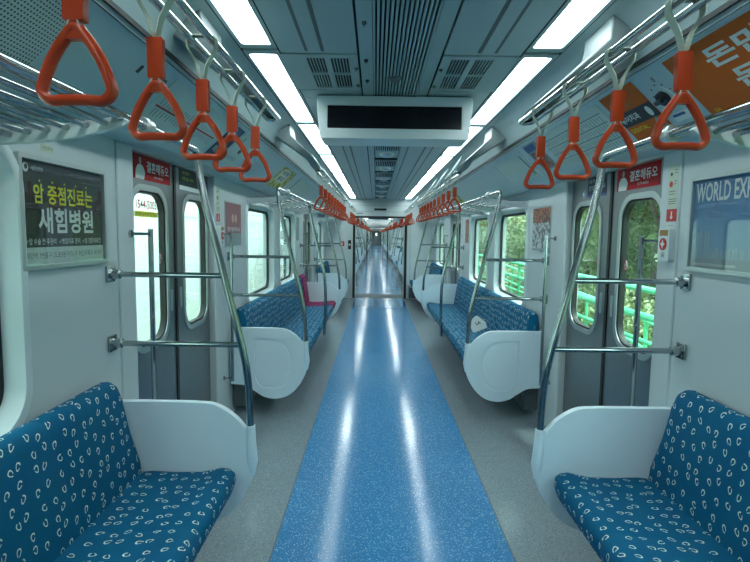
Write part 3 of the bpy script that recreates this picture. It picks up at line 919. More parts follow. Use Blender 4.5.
# black smoke-sensor crescent in the grille
mb = MB(); mb.loft([[V((-.012 + r * math.cos(2 * PI * k / 20), 2.74 + r * .8 * math.sin(2 * PI * k / 20), CZ + z)) for k in range(20)] for r, z in ((.040, -.004), (.038, -.010), (.025, -.018), (.005, -.020))])
finish(mb, 'smoke_sensor', 'darkgrey', label='small round dark sensor set in the slatted ceiling grille', cat='sensor', smooth=60)

# hanging display
root = thing('display_unit', (0, 3.18, 2.045), 'wide pale passenger display box with dark screen hanging from the ceiling', 'display')
fr = Fr((0, 3.075, 0), (1, 0, 0), (0, 0, 1))
mb = MB(); hp = [(-.424, 2.040), (.424, 2.040), (.432, 2.048), (.448, 2.20), (.448, 2.273), (.441, 2.281), (-.441, 2.281), (-.448, 2.273), (-.448, 2.20), (-.432, 2.048)]; scr = rrect(-.388, 2.098, .388, 2.228, .004, 2)
mb.plate([hp], fr, -.26, -.02); mb.plate([hp, scr], fr, -.02, .0); finish(mb, 'housing', 'frame_white', root, bevel=.010, seg=3)
flat(fr, [rrect(-.390, 2.096, .390, 2.230)], -.02, -.012, 'screen', 'screen', root)
mb = MB(); mb.box(-.30, .30, 3.12, 3.28, 2.283, 2.30); finish(mb, 'mount', 'darkgrey', root)

# vertical door handrails
for s in (-1, 1):
    for c, k, lab in ((3.12, -1, f'vertical steel handrail on the near side of the first {GS[s]} door'), (3.12, 1, f'vertical steel handrail on the far side of the first {GS[s]} door'), (8.95, -1, f'vertical steel handrail on the near side of the second {GS[s]} door'), (8.95, 1, f'vertical steel handrail on the far side of the second {GS[s]} door')):
        y = c + k * (DOOR_W - .055); yw = c + k * (DOOR_W + .05)
        if k > 0: y = yw = c + k * (DOOR_W + .19)
        root = thing('door_handrail', (s * 1.20, y, .3), lab, 'handrail')
        x = 1.20 if k < 0 else 1.19
        mb = MB(); mb.tube([(s * x, y, .34), (s * x, y, 1.50)], .0125, 10); finish(mb, 'bar', 'chrome', root, bevel=.003)
        for z in (1.475, .365):
            mb = MB(); mb.tube([(s * x, y, z), (s * (1.25 if k < 0 else 1.258), yw, z)], .007, 8); mb.tube([(s * (1.242 if k < 0 else 1.25), yw, z), (s * (1.254 if k < 0 else 1.262), yw, z)], .018, 12)
            finish(mb, 'bracket', 'chrome', root)

# ------------------------------------------------------------------ wall posters
def poster_frame(s, y0, y1, z0, z1, label, base):
    fr = wallfr(s, W); a0, a1 = sorted((ya(s, y0), ya(s, y1)))
    root = thing('poster_frame', (s * (W - .01), (y0 + y1) / 2, z0), label, 'poster')
    flat(fr, [rrect(a0, z0, a1, z1, .008, 3), rrect(a0 + .017, z0 + .017, a1 - .017, z1 - .017)], 0, .018, 'frame', 'alu', root, bevel=.003)
    sh = flat(fr, [rrect(a0 + .015, z0 + .015, a1 - .015, z1 - .015)], .001, .004, 'print', base, root)
    flat(fr, [rrect(a0 + .016, z0 + .016, a1 - .016, z1 - .016)], .0095, .0105, 'clear_cover', 'cover', root)
    return root, sh, fr, a0, a1
root, sh, fr, a0, a1 = poster_frame(-1, 1.685, 2.225, 1.352, 1.738, 'framed black hospital poster with yellow and white Korean lettering on the left wall', 'posterblack')
n = .005
flat(fr, [rrect(a0 + .015, 1.367, a1 - .015, 1.428)], .004, .0048, 'pale_strip', 'posterpale', sh)
text('암 중점진료는', fr, a0 + .085, 1.578, .365, .068, 'yellow', sh, n, bold=.02)
text('새힘병원', fr, a0 + .105, 1.476, .345, .092, 'white', sh, n, bold=.025)
text('✓암 수술 전·후관리  ✓병합치료 관리  ✓암 전문의료진', fr, a0 + .035, 1.437, .47, .022, 'white', sh, n)
text('하단역 7번출구 (도보3분거리) 구 하단우체국 사거리', fr, a0 + .035, 1.385, .47, .026, 'ink', sh, n)
text('새힘병원', fr, a0 + .075, 1.688, .065, .014, 'white', sh, n)
flat(fr, [circ(a0 + .05, 1.694, .015), circ(a0 + .053, 1.697, .009)], .004, .0048, 'logo_ring', 'white', sh)
for i in range(5):
    flat(fr, [circ(a0 + .12 + i * .072, 1.656, .004, 10)], .004, .0048, 'dot', 'yellow', sh)
for b, w in ((1.700, .2), (1.672, .15)):
    flat(fr, [rrect(a1 - .03 - w, b, a1 - .03, b + .0015)], .004, .0048, 'thin_line', 'greyprint', sh)

root, sh, fr, a0, a1 = poster_frame(1, 1.72, 2.255, 1.352, 1.748, 'framed sky blue poster with white capitals over a city skyline on the right wall', 'skyprint')
text('WORLD EXPO', fr, a0 + .030, 1.640, .375, .078, 'white', sh, n, bold=.02)
for x in [random.uniform(0, .48) for _ in range(60)]:
    pass
sky = MB(); xx = a0 + .03
random.seed(3)
while xx < a1 - .05:
    w = random.uniform(.005, .016); h = random.uniform(.02, .05) + (.075 if .03 < xx - a0 < .17 and random.random() < .5 else 0)
    sky.plate([[(xx, 1.41), (xx + w, 1.41), (xx + w, 1.41 + h * .92), (xx + w / 2, 1.41 + h), (xx, 1.41 + h * .9)]], fr, .004, .0046); xx += w + random.uniform(.001, .008)
finish(sky, 'skyline', 'beige', sh)
flat(fr, [rrect(a0 + .017, 1.369, a1 - .017, 1.41)], .004, .0047, 'shore', 'greyprint', sh)
text('World EXPO 2030 BUSAN, KOREA', fr, a0 + .04, 1.378, .26, .012, 'white', sh, n)
# the dark lifted arm and shoulder printed at its right side
fig = [(a1 - 0.125, 1.70), (a1 - 0.140, 1.675), (a1 - 0.125, 1.645), (a1 - 0.090, 1.625), (a1 - 0.035, 1.63), (a1 - 0.017, 1.66), (a1 - 0.017, 1.67), (a1 - 0.017, 1.40), (a1 - 0.045, 1.40), (a1 - 0.070, 1.52), (a1 - 0.085, 1.575), (a1 - 0.125, 1.60), (a1 - 0.170, 1.635), (a1 - 0.175, 1.68), (a1 - 0.150, 1.71)]
flat(fr, [fig], .0049, .0056, 'printed_figure', 'greyink', sh)

# small green labels above the posters
for s, y in ((-1, 1.86), (1, 1.80)):
    fr = wallfr(s, W); A = ya(s, y)
    o = flat(fr, [rrect(A - .035, 1.760, A + .035, 1.785, .003, 2)], 0, .002, 'wall_label', 'cardgreen', None, label=f'tiny pale green label high on the {GS[s]} wall above the poster', cat='label')
    text('선반주의', fr, A - .030, 1.765, .06, .015, 'ink', o, .0024)

# ------------------------------------------------------------------ emergency stickers and intercoms on the pillars
def emergency(s, y, lab_card, lab_box):
    fr = wallfr(s, 1.251); A = ya(s, y)
    o = flat(fr, [rrect(A - .040, 1.625, A + .040, 1.822, .003, 2)], 0, .0015, 'instruction_label', 'cardgreen', None, label=lab_card, cat='label')
    flat(fr, [circ(A - .016, 1.735, .014)], .0015, .0022, 'red_dot', 'red', o)
    flat(fr, [circ(A - .016, 1.780, .008)], .0015, .0022, 'black_dot', 'ink', o)
    mb = MB()
    for z, w in ((1.795, .022), (1.782, .022), (1.745, .022), (1.733, .018), (1.70, .05), (1.688, .046), (1.665, .06), (1.655, .06), (1.645, .055)):
        a = A + .008 if w < .03 else A - .03
        mb.plate([rrect(a, z, a + w, z + .004)], fr, .0015, .002)
    finish(mb, 'small_print', 'greyink', o)
    r = flat(fr, [rrect(A - .040, 1.566, A + .040, 1.622, .002, 2)], .0, .0015, 'red_field', 'red', o)
    flat(fr, [[(A - .004, 1.612), (A + .004, 1.612), (A + .004, 1.588), (A + .012, 1.588), (A, 1.574), (A - .012, 1.588), (A - .004, 1.588)]], .0015, .0022, 'arrow', 'white', r)
    r = flat(fr, [rrect(A - .036, 1.538, A + .036, 1.556)], 0, .0015, 'white_field', 'white', o)
    text('비상통화장치', fr, A - .033, 1.541, .066, .012, 'ink', r, .002)
    root = thing('intercom', (s * 1.251, y, 1.385), lab_box, 'intercom')
    flat(fr, [rrect(A - .045, 1.385, A + .045, 1.533, .010, 4)], 0, .030, 'housing', 'frame_white', root, bevel=.004)
    flat(fr, [rrect(A - .034, 1.500, A + .034, 1.527, .002, 2)], .030, .0312, 'brown_label', 'brown', root)
    b = flat(fr, [circ(A, 1.462, .028, 24)], .030, .034, 'red_button', 'red', root)
    flat(fr, [[(A - .020, 1.462), (A - .006, 1.470), (A, 1.484), (A + .006, 1.470), (A + .020, 1.462), (A + .006, 1.454), (A, 1.440), (A - .006, 1.454)]], .034, .0348, 'white_star', 'white', b)
    mb = MB()
    for i in range(4): mb.plate([rrect(A - .014, 1.402 + i * .006, A + .014, 1.405 + i * .006)], fr, .030, .0306)
    finish(mb, 'speaker_slots', 'darkgrey', root)
emergency(1, 2.395, 'pale green emergency instruction label with red arrow on the near right door pillar', 'white emergency intercom with red button on the near right door pillar')
emergency(-1, 3.82, 'emergency instruction label with red field on the far left door pillar', 'white emergency intercom on the far left door pillar')

# notices beside the far side of the first doors
def notice(s, y0, y1, z0, z1, base, label, extra):
    fr = wallfr(s, W); a0, a1 = sorted((ya(s, y0), ya(s, y1)))
    root = thing('wall_notice', (s * (W - .004), (y0 + y1) / 2, z0), label, 'notice')
    flat(fr, [rrect(a0 - .01, z0 - .01, a1 + .01, z1 + .01, .006, 2)], 0, .006, 'holder', 'alu', root, bevel=.002)
    sh = flat(fr, [rrect(a0, z0, a1, z1)], .006, .0075, 'print', base, root)
    extra(fr, a0, a1, z0, z1, sh); return root
def ex_left(fr, a0, a1, z0, z1, sh):
    flat(fr, [rrect(a0, z0, a1, z0 + .10)], .0075, .0082, 'grey_field', 'greyprint', sh)
    flat(fr, [circ((a0 + a1) / 2 - .03, z0 + .22, .035)], .0075, .0082, 'printed_face', 'skin', sh)
    flat(fr, [circ((a0 + a1) / 2 + .06, z0 + .22, .035)], .0075, .0082, 'printed_face', 'skin', sh)
    text('함께해요', fr, a0 + .04, z0 + .115, a1 - a0 - .08, .035, 'white', sh, .0086)
def ex_right(fr, a0, a1, z0, z1, sh):
    flat(fr, [rrect(a0, z1 - .12, a1, z1)], .0075, .0082, 'red_half', 'comicred', sh)
    flat(fr, [rrect(a0 + .01, z0 + .01, a1 - .01, z0 + .03)], .0075, .0082, 'grey_line', 'greyprint', sh)
notice(-1, 4.02, 4.47, 1.38, 1.72, 'pinkgrey', 'dark red notice with faces on the left wall before the long bench', ex_left)
notice(1, 4.06, 4.50, 1.36, 1.72, 'comic', 'comic strip notice with red top on the right wall before the long bench', ex_right)
notice(-1, 7.62, 7.88, 1.38, 1.72, 'greyprint', 'pale grey notice on the left wall past the second window of the long bench', lambda *a: None)
notice(1, 7.62, 7.88, 1.38, 1.72, 'comicred', 'brownish notice on the right wall past the second window of the long bench', lambda *a: None)

# ------------------------------------------------------------------ sloping advert panel items
def slopefr(s):
    o = V((s * .90, 0, 2.110)); up = V((-s * .22, 0, .20))
    return Fr(o, (0, -s, 0), up)     # b is 0 at the top edge and negative downwards
def card(s, y0, y1, t0, t1, base, label, name='ceiling_advert', cat='advert', r=.004):
    fr = slopefr(s); a0, a1 = sorted((ya(s, y0), ya(s, y1)))
    o = flat(fr, [rrect(a0, -t1, a1, -t0, r, 2)], .001, .0035, name, base, None, label=label, cat=cat)
    return o, fr, a0, a1
# right side
o, fr, a0, a1 = card(1, .55, 1.90, .004, .285, 'orangep', 'large orange advert with bold white Korean letters above the right luggage rack')
text('돈만 모으지 말고', fr, a0 + .175, -.112, 1.02, .078, 'white', o, .004, bold=.03)
text('돈 만드는 법도', fr, a0 + .215, -.212, .90, .078, 'white', o, .004, bold=.03)
text('QA', fr, a0 + .03, -.262, .03, .018, 'yellow', o, .004)
fr = slopefr(1)
root = thing('door_release', (.99, 2.02, 2.03), 'black turn knob for opening the door, set in the right ceiling panel', 'knob')
A = ya(1, 2.03)
flat(fr, [circ(A, -.125, .048, 28)], .0, .005, 'dial_plate', 'adpanel', root, bevel=.002)
flat(fr, [circ(A, -.125, .031, 24)], .005, .020, 'knob', 'black', root, bevel=.004)
flat(fr, [rrect(A - .033, -.134, A + .012, -.116, .006, 3)], .020, .034, 'grip', 'black', root, bevel=.003)
flat(fr, [rrect(A - .060, -.245, A + .060, -.205)], .0005, .002, 'instruction_label', 'white', root)
flat(fr, [rrect(A - .056, -.222, A + .02, -.210)], .002, .0028, 'blue_line', 'bluep', root)
text('8', fr, A + .010, -.055, .016, .024, 'ink', root, .001, name='number')
for t in range(5):
    a = PI * .1 + t * PI * .2
    flat(fr, [circ(A + .060 * math.cos(a), -.125 + .060 * math.sin(a), .004, 8)], .0005, .0015, 'dial_mark', 'ink', root)
o, fr, a0, a1 = card(1, 2.13, 2.42, .004, .275, 'orangep', 'orange and black advert between the route map and black knob on the right')
flat(fr, [rrect(a0, -.185, a1, -.110)], .0035, .0042, 'black_band', 'posterblack', o)
text('설민수', fr, a0 + .02, -.098, .16, .034, 'brown', o, .0046, bold=.02)
text('유어치과', fr, a0 + .015, -.165, .15, .036, 'white', o, .0046, bold=.02)
text('DENTAL', fr, a0 + .02, -.222, .14, .022, 'yellow', o, .0046)
flat(fr, [circ(a1 - .045, -.150, .018, 16, .026)], .0042, .0048, 'printed_head', 'white', o)
flat(fr, [[(a1 - .075, -.275), (a1 - .065, -.20), (a1 - .045, -.182), (a1 - .02, -.20), (a1 - .012, -.275)]], .0036, .0046, 'printed_body', 'greyprint', o)
def route_map(s, y0, y1, base, rows, label, linem):
    o, fr, a0, a1 = card(s, y0, y1, .012, .272, base, label, name='route_map', cat='map')
    for i, b in enumerate(rows):
        flat(fr, [rrect(a0 + .03, b, a1 - .03, b + (.005 if len(rows) > 1 else .009))], .0035, .0042, 'route_line', linem, o)
    mb = MB(); x = a0 + .05
    while x < a1 - .05:
        for b in rows:
            mb.plate([circ(x, b + .003, .0045, 8)], fr, .0042, .0048)
            h = random.uniform(.020, .042)
            mb.plate([rrect(x - .0022, b - .008 - h, x + .0022, b - .008)], fr, .0035, .0042)
            if len(rows) == 1: mb.plate([rrect(x - .0022, b + .014, x + .0022, b + .014 + h)], fr, .0035, .0042)
        x += .030
    finish(mb, 'station_marks', 'greyink', o); return o
route_map(1, 2.47, 3.36, 'posterpale', (-.060, -.115, -.165, -.215), 'pale route map with four station lines above the first right door', 'greyink')
o, fr, a0, a1 = card(1, 3.42, 3.68, .01, .24, 'greyprint', 'small blue and pink notice beyond the right route map')
flat(fr, [rrect(a0 + .01, -.07, a1 - .05, -.02)], .0035, .0042, 'blue_field', 'bluep', o)
flat(fr, [rrect(a0 + .03, -.225, a1 - .03, -.085)], .0035, .0042, 'pink_field', 'comicred', o)
# left side
o, fr, a0, a1 = card(-1, .45, 1.50, .004, .285, 'perf', 'perforated metal speaker panel above the nearest left luggage rack', name='speaker_panel', cat='speaker grille')
fr = slopefr(-1)
o = flat(fr, [rrect(1.905, -.085, 1.925, -.050, .004, 2)], .0005, .0015, 'panel_number', 'ink', None, label='tiny black number mark on the left ceiling panel', cat='mark')
root = thing('cover_button', (-.95, 2.09, 2.06), 'dark rounded button plate on the left ceiling panel before the route map', 'button')
flat(fr, [rrect(2.06, -.105, 2.11, -.040, .022, 6)], .0, .010, 'plate', 'darkgrey', root, bevel=.004)
route_map(-1, 2.16, 2.98, 'posterpale', (-.155,), 'pale route map with one red station line above the first left door', 'redp')
o, fr, a0, a1 = card(-1, 3.03, 3.25, .012, .27, 'navy', 'dark blue and white advert beside the left route map')
flat(fr, [rrect(a0 + .02, -.10, a1 - .03, -.02, .02)], .0035, .0042, 'blue_shape', 'bluep', o)
text('채용', fr, a0 + .02, -.22, .12, .05, 'white', o, .0044)
o, fr, a0, a1 = card(-1, 3.27, 3.62, .012, .27, 'posterpale', 'white notice with black mark on the left ceiling panel over the door')
flat(fr, [circ(a0 + .20, -.13, .026, 16)], .0035, .008, 'black_knob', 'black', o)
flat(fr, [rrect(a0 + .09, -.07, a0 + .10, -.035)], .0035, .0042, 'black_mark', 'ink', o)
text('수동취급', fr, a0 + .05, -.22, .2, .03, 'greyink', o, .0044)
for s, y0, y1, nm in ((-1, 4.78, 5.42, 'left'), (1, 7.05, 7.75, 'right')):
    o, fr, a0, a1 = card(s, y0, y1, .03, .270, 'cardyellow2', f'yellow and white Korean advert above the long {nm} luggage rack')
    flat(fr, [rrect(a0 + .08, -.20, a1 - .22, -.05)], .0035, .0042, 'white_field', 'white', o)
    text('이게', fr, a0 + .11, -.115, .26, .055, 'ink', o, .0046, bold=.03)
    text('된다', fr, a0 + .11, -.185, .26, .055, 'ink', o, .0046, bold=.03)
# access hatches in the sloping panels
for s, y0, y1, lab in ((1, 3.80, 4.62, 'framed rectangular service hatch in the right ceiling panel past the door'), (-1, 5.75, 6.9, 'framed rectangular service hatch in the left ceiling panel over the long bench')):
    fr = slopefr(s); a0, a1 = sorted((ya(s, y0), ya(s, y1)))
    root = thing('service_hatch', (s * 1.0, (y0 + y1) / 2, 2.02), lab, 'hatch')
    flat(fr, [rrect(a0, -.278, a1, -.012, .01, 3), rrect(a0 + .045, -.255, a1 - .045, -.035, .008, 3)], 0, .006, 'frame', 'adpanel', root, bevel=.002)
    flat(fr, [rrect(a0 + .055, -.247, a1 - .055, -.043, .006, 3)], 0, .005, 'lid', 'posterpale', root, bevel=.002)
    e = a1 - .05 if s > 0 else a0 + .03
    flat(fr, [rrect(e - .03, -.235, e - .012, -.055)], .005, .0065, 'dark_slot', 'darkgrey', root)

# folded leaflet on the right bench
root = thing('folded_leaflet', (1.05, 5.64, .445), 'folded white leaflet with black letters leaning against the right bench backrest', 'leaflet')
lf = Fr((1.03, 5.62, .500), V((.86, -.30, .42)), V((-.36, .20, .88)))
lo = flat(lf, [[(-.075, -.05), (.09, -.05), (.10, .04), (.03, .115), (-.02, .10), (-.075, .05)]], -.004, 0, 'sheet', 'white', root)
flat(lf, [[(.045, .105), (.058, .092), (.105, .025), (.095, .02)]], .0, .001, 'black_stripe', 'ink', lo)
text('LA', lf, -.01, .015, .055, .035, 'ink', lo, .0012, bold=.03)

# ------------------------------------------------------------------ gangway end wall
def end_wall(y, name, front=True, thick=.07):
    fr = Fr((0, y, 0), (1, 0, 0), (0, 0, 1))
    outer = rrect(-1.30, -.02, 1.30, 2.33); hole = rrect(-.59, -.05, .59, 1.88)
    # doorway cut as a notch so that the plate stays one piece
    pts = [(-1.30, -.02), (-.59, -.02), (-.59, 1.88), (.59, 1.88), (.59, -.02), (1.30, -.02), (1.30, 2.33), (-1.30, 2.33)]
    mb = MB(); mb.plate([pts], fr, -thick, 0); o = finish(mb, name, 'wall', kind='structure'); return o
end_wall(12.07, 'wall_end')
def door_frame(y):
    tn[0] += 1; mb = MB(); fr = Fr((0, y, 0), (1, 0, 0), (0, 0, 1))
    mb.plate([[(-.625, 0), (-.57, 0), (-.57, 1.855), (.57, 1.855), (.57, 0), (.625, 0), (.625, 1.90), (-.625, 1.90)]], fr, -.03, .018)
    finish(mb, 'trim_%d' % tn[0], 'black', kind='structure', bevel=.004)
door_frame(12.07)
fr = Fr((0, 12.07, 0), (1, 0, 0), (0, 0, 1))
root = thing('wall_vent', (0, 12.06, 2.03), 'small dark slotted vent over the gangway doorway', 'vent')
flat(fr, [rrect(-.15, 2.02, .15, 2.085, .006, 2)], 0, .008, 'frame', 'alu', root)
flat(fr, [rrect(-.14, 2.028, .14, 2.077)], .008, .010, 'slot', 'dark', root)
mb = MB(); mb.plate([rrect(-.74, 2.0, .74, 2.004)], fr, 0, .003); mb.plate([rrect(-.72, 2.14, .72, 2.144)], fr, 0, .003); tn[0] += 1
finish(mb, 'trim_%d' % tn[0], 'darkgrey', kind='structure')
root = thing('wall_label', (-.45, 12.06, 1.95), 'small grey number plate left above the gangway doorway', 'label')
flat(fr, [rrect(-.54, 1.945, -.40, 1.975)], 0, .003, 'plate', 'greyprint', root)
root = thing('switch_panel', (-.69, 12.05, 1.15), 'black upright switch panel with white mark left of the gangway', 'switch')
flat(fr, [rrect(-.735, 1.13, -.665, 1.34, .006, 2)], 0, .018, 'plate', 'black', root, bevel=.003)
flat(fr, [circ(-.70, 1.235, .022)], .018, .020, 'white_mark', 'white', root)
root = thing('call_box', (-.93, 12.0, 1.2), 'small red emergency box on the end wall left of the gangway', 'box')
flat(fr, [rrect(-.93, 1.20, -.82, 1.31, .006, 2)], 0, .05, 'housing', 'red', root, bevel=.004)
flat(fr, [circ(-.875, 1.255, .025)], .05, .053, 'button', 'white', root)
root = thing('equipment_cabinet', (.85, 11.97, 0), 'low dark grey cabinet right of the gangway doorway', 'cabinet')
mb = MB(); mb.box(.655, .70, 11.82, 12.06, 0, .34); mb.box(.70, .93, 11.82, 12.06, 0, .34); finish(mb, 'body', 'grey', root, bevel=.008)
mb = MB(); mb.box(.68, .91, 11.812, 11.82, .04, .28); finish(mb, 'front_panel', 'darkgrey', root, bevel=.003)
# large blank panel on the right of the end wall
tn[0] += 1; flat(fr, [rrect(.70, .42, 1.20, 1.80), rrect(.706, .426, 1.194, 1.794)], 0, .002, 'trim_%d' % tn[0], 'greyprint', None, kind='structure')

# ================================================================== THE FOLLOWING CARRIAGES
def gangway(y0, y1):
    for s in (-1, 1):
        mb = MB(); k = y0; secs = []
        prof = []
        i = 0
        while k <= y1 + .001:
            prof.append((.66 + (.03 if i % 2 else 0), k)); k += (y1 - y0) / 16; i += 1
        vs = [V((s * x, y, z)) for z in (0, 1.98) for x, y in prof]; n = len(prof)
        mb.add(vs, [(i, i + 1, n + i + 1, n + i) for i in range(n - 1)])
        mb.box(s * .70, s * .75, y0, y1, 0, 1.98)
        finish(mb, 'wall_gangway_' + LR[s], 'grey', kind='structure', smooth=0)
    mb = MB(); mb.box(-.72, .72, y0, y1, -.06, .004); finish(mb, 'floor', 'darkgrey', kind='structure')
    mb = MB(); mb.box(-.72, .72, y0, y1, 1.93, 1.98); finish(mb, 'ceiling', 'ceil', kind='structure')
gangway(12.14, 12.83)

CARS = [(12.9, 'second'), (31.1, 'third'), (49.3, 'fourth')]
LEN = 17.3
B0, B1 = 12.9, 12.9 + LEN
D2 = [B0 + 2.85, B0 + 8.65, B0 + 14.45]
W2 = [(B0 + .55, B0 + 1.55), (B0 + 4.45, B0 + 5.5), (B0 + 6.0, B0 + 7.05), (B0 + 10.25, B0 + 11.3), (B0 + 11.8, B0 + 12.85), (B0 + 15.75, B0 + 16.75)]
benches2 = [(B0 + .04, B0 + 1.95), (B0 + 3.75, B0 + 7.75), (B0 + 9.55, B0 + 13.55), (B0 + 15.35, B1 - .04)]
base_objs = {}
existing = set(C.objects)
# structure of carriage two
floor(B0 - .07, B1 + .07); ceiling(B0, B1)
for s in (-1, 1): side_wall(s, B0, B1, D2, W2)
for s in (-1, 1):
    for a, b in W2: window(s, a, b)
    for c in D2: door(s, c)
end_wall(B0, 'wall_end'); end_wall(B1 + .07, 'wall_end'); door_frame(B1); gangway(B1 + .07, B1 + .83)
struct2 = [o for o in C.objects if o not in existing and o.parent is None]

bench_p = {}; pole_p = {}
things2 = []
for s in (-1, 1):
    for i, (a, b) in enumerate(benches2):
        full = (i > 0, i < 3)
        o = bench(s, a, b, f'blue bench seat on the {GS[s]} of the second carriage seen through the gangway', f'benches on the {GS[s]} of the second carriage', panels=full)
        things2.append(o)
        for e, (yy, dr) in enumerate(((a + .012, 1), (b - .012, -1))):
            if (i == 0 and e == 0) or (i == 3 and e == 1): continue
            mb = MB(); mb.tube(pole_path(s, yy, dr, yy + .42), .0165, 8)
            for z, xp in ((1.30, .760), (.995, .684)): mb.tube([(s * xp, yy, z), (s * (W - .002), yy, z)], .0125, 6)
            things2.append(finish(mb, 'grab_pole', 'chrome', smooth=60, label=f'steel grab pole on the {GS[s]} of the second carriage seen through the gangway', cat='pole', group=f'grab poles on the {GS[s]} of the second carriage'))
    for a, b in ((B0 + .3, B0 + 1.9), (B0 + 3.7, B0 + 7.8), (B0 + 9.5, B0 + 13.6), (B0 + 15.4, B1 - .3)):
        mb = MB()
        for dx in (-RS, RS): mb.tube([(s * (RX + dx), a, RZ), (s * (RX + dx), b, RZ)], .0105, 6)
        y = a + .2
        while y < b: mb.tube([(s * RX, y, RZ), (s * .69, y, 2.18), (s * .755, y, 2.27)], .011, 6); y += 1.2
        for y in (a, b): mb.box(s * (RX - RS), s * (RX + RS), y - .01, y + .01, RZ - .008, RZ + .008)
        things2.append(finish(mb, 'strap_rail', 'chrome', label=f'steel strap rail on the {GS[s]} of the second carriage', cat='rail', group=f'strap rails on the {GS[s]} of the second carriage'))
    y = B0 + .1; k = 0
    while k < 11:
        a, b = y, y + 1.46
        o = lamp(s, a, b, f'lit ceiling light on the {GS[s]} of the second carriage', f'ceiling lights on the {GS[s]} of the second carriage')
        things2.append(o); y += 1.55; k += 1
for k in (0, 1):   # one display box over the middle door of each carriage
    pass
mb = MB(); mb.box(-.46, .46, 21.4, 21.62, 2.04, 2.285, 0); mb.box(-.40, .40, 21.393, 21.40, 2.10, 2.235, 1)
things2.append(finish(mb, 'display_unit', ['frame_white', 'screen'], label='small dark display box hanging in the second carriage beyond the gangway', cat='display'))
hy = []
for a, b, st in ((B0 + .35, B0 + 1.9, .36), (B0 + 3.9, B0 + 7.7, .395), (B0 + 9.7, B0 + 13.5, .395), (B0 + 15.5, B1 - .3, .36)):
    y = a
    while y < b: hy.append(y); y += st
for s in (-1, 1):
    for y in hy: place_far(s, y, f'tiny orange hanging strap in the {GS[s]} row of the second carriage beyond the gangway', f'hanging straps on the {GS[s]} of the second carriage')

SH = 18.2
for ci, nm in ((1, 'third'), (2, 'fourth')):
    dy = SH * ci
    for o in struct2: copy_tree(o, add=(0, dy, 0))
    for o in things2:
        l = o['label'].replace('second', nm); g = o.get('group', '').replace('second', nm)
        copy_tree(o, add=(0, dy, 0), label=l, group=g or None)
    for s in (-1, 1):
        for y in hy: place_far(s, y + dy, f'tiny orange hanging strap in the {GS[s]} row of the {nm} carriage far down the train', f'hanging straps on the {GS[s]} of the {nm} carriage')
# driver's end: closing wall with a pale window in it
YE = B1 + SH * 2 + .83
fr = Fr((0, YE, 0), (1, 0, 0), (0, 0, 1))
mb = MB(); mb.plate([rrect(-.8, -.02, .8, 2.0), rrect(-.07, 1.28, .07, 1.60, .03)], fr, -.06, 0); finish(mb, 'wall_far_end', 'grey', kind='structure')
flat(fr, [rrect(-.12, 1.23, .12, 1.62)], -.04, -.03, 'window_99', 'glass', None, kind='structure')

# ================================================================== OUTSIDE
mb = MB(); mb.box(-30, 4.2, -20, 95, -1.25, -1.15); finish(mb, 'ground', 'ground', kind='structure')
mb = MB()
prof = [(4.2, -1.15), (7, -.6), (10, .6), (14, 3.5), (19, 8), (26, 13)]
n = len(prof); vs = []; fs = []
ys = [-20 + 5 * i for i in range(24)]
random.seed(5)
for y in ys:
    for x, z in prof: vs.append(V((x, y, z + (random.uniform(-.4, .4) if x > 5 else 0))))
for i in range(len(ys) - 1):
    for k in range(n - 1): fs.append((i * n + k, i * n + k + 1, (i + 1) * n + k + 1, (i + 1) * n + k))
mb.add(vs, fs); finish(mb, 'hillside', 'hill', kind='structure', smooth=80)

# pale barrier along the left of the track
root = thing('noise_barrier', (-3.4, 25, -1.15), 'tall pale wall beside the track seen through the left windows', 'wall')
mb = MB(); mb.box(-3.55, -3.40, -12, 75, -1.15, 4.6); finish(mb, 'barrier_wall', 'concrete', root)
y = -10.
while y < 60:
    mb = MB(); mb.box(-3.40, -3.385, y, y + .06, -1.15, 4.6); finish(mb, 'pilaster', 'concrete', root); y += 6.0
mb = MB(); mb.box(-3.40, -3.392, -12, 75, 1.75, 1.762); finish(mb, 'ledge', 'concrete', root)
root = thing('signal_cabinet', (-2.75, 15.3, -1.15), 'grey trackside cabinet on a post outside the second left window', 'cabinet')
mb = MB(); mb.tube([(-2.75, 15.3, -1.15), (-2.75, 15.3, 1.9)], .05, 10); finish(mb, 'post', 'darkgrey', root)
mb = MB(); mb.box(-2.95, -2.55, 15.1, 15.5, .75, 1.15); mb.box(-2.92, -2.58, 15.1, 15.5, 1.3, 1.55); finish(mb, 'boxes', 'grey', root, bevel=.02)

# mint railing right of the track
def railing(y0, y1, label):
    root = thing('metal_railing', (2.9, (y0 + y1) / 2, -1.15), label, 'railing')
    for z, r in ((.92, .036), (.62, .040), (.34, .026), (.06, .040), (-.22, .022), (-.85, .03)):
        mb = MB(); mb.tube([(2.9, y0, z), (2.9, y1, z)], r, 10); finish(mb, 'rail', 'mint', root)
    y = y0 + .2
    while y < y1:
        mb = MB(); mb.tube([(2.9, y, -1.15), (2.9, y, .92)], .030, 10); finish(mb, 'post', 'mint', root); y += 1.45
    return root
railing(-1, 28, 'mint green tubular railing running outside the right windows')
# slanting hand rail in front of it
root = thing('stair_railing', (3.6, 8, -1.15), 'mint green sloping railing behind the level railing outside the right windows', 'railing')
for dz in (0, -.4):
    mb = MB(); mb.tube([(3.6, 2.0, -.15 + dz), (3.6, 7.5, .42 + dz), (3.6, 16, .70 + dz)], .028, 10); finish(mb, 'rail', 'mint', root)
for y, z in ((3, -.04), (5, .17), (7, .38), (9, .47), (11.5, .56), (14, .64)):
    mb = MB(); mb.tube([(3.6, y, -1.15), (3.6, y, z)], .028, 8); finish(mb, 'post', 'mint', root)

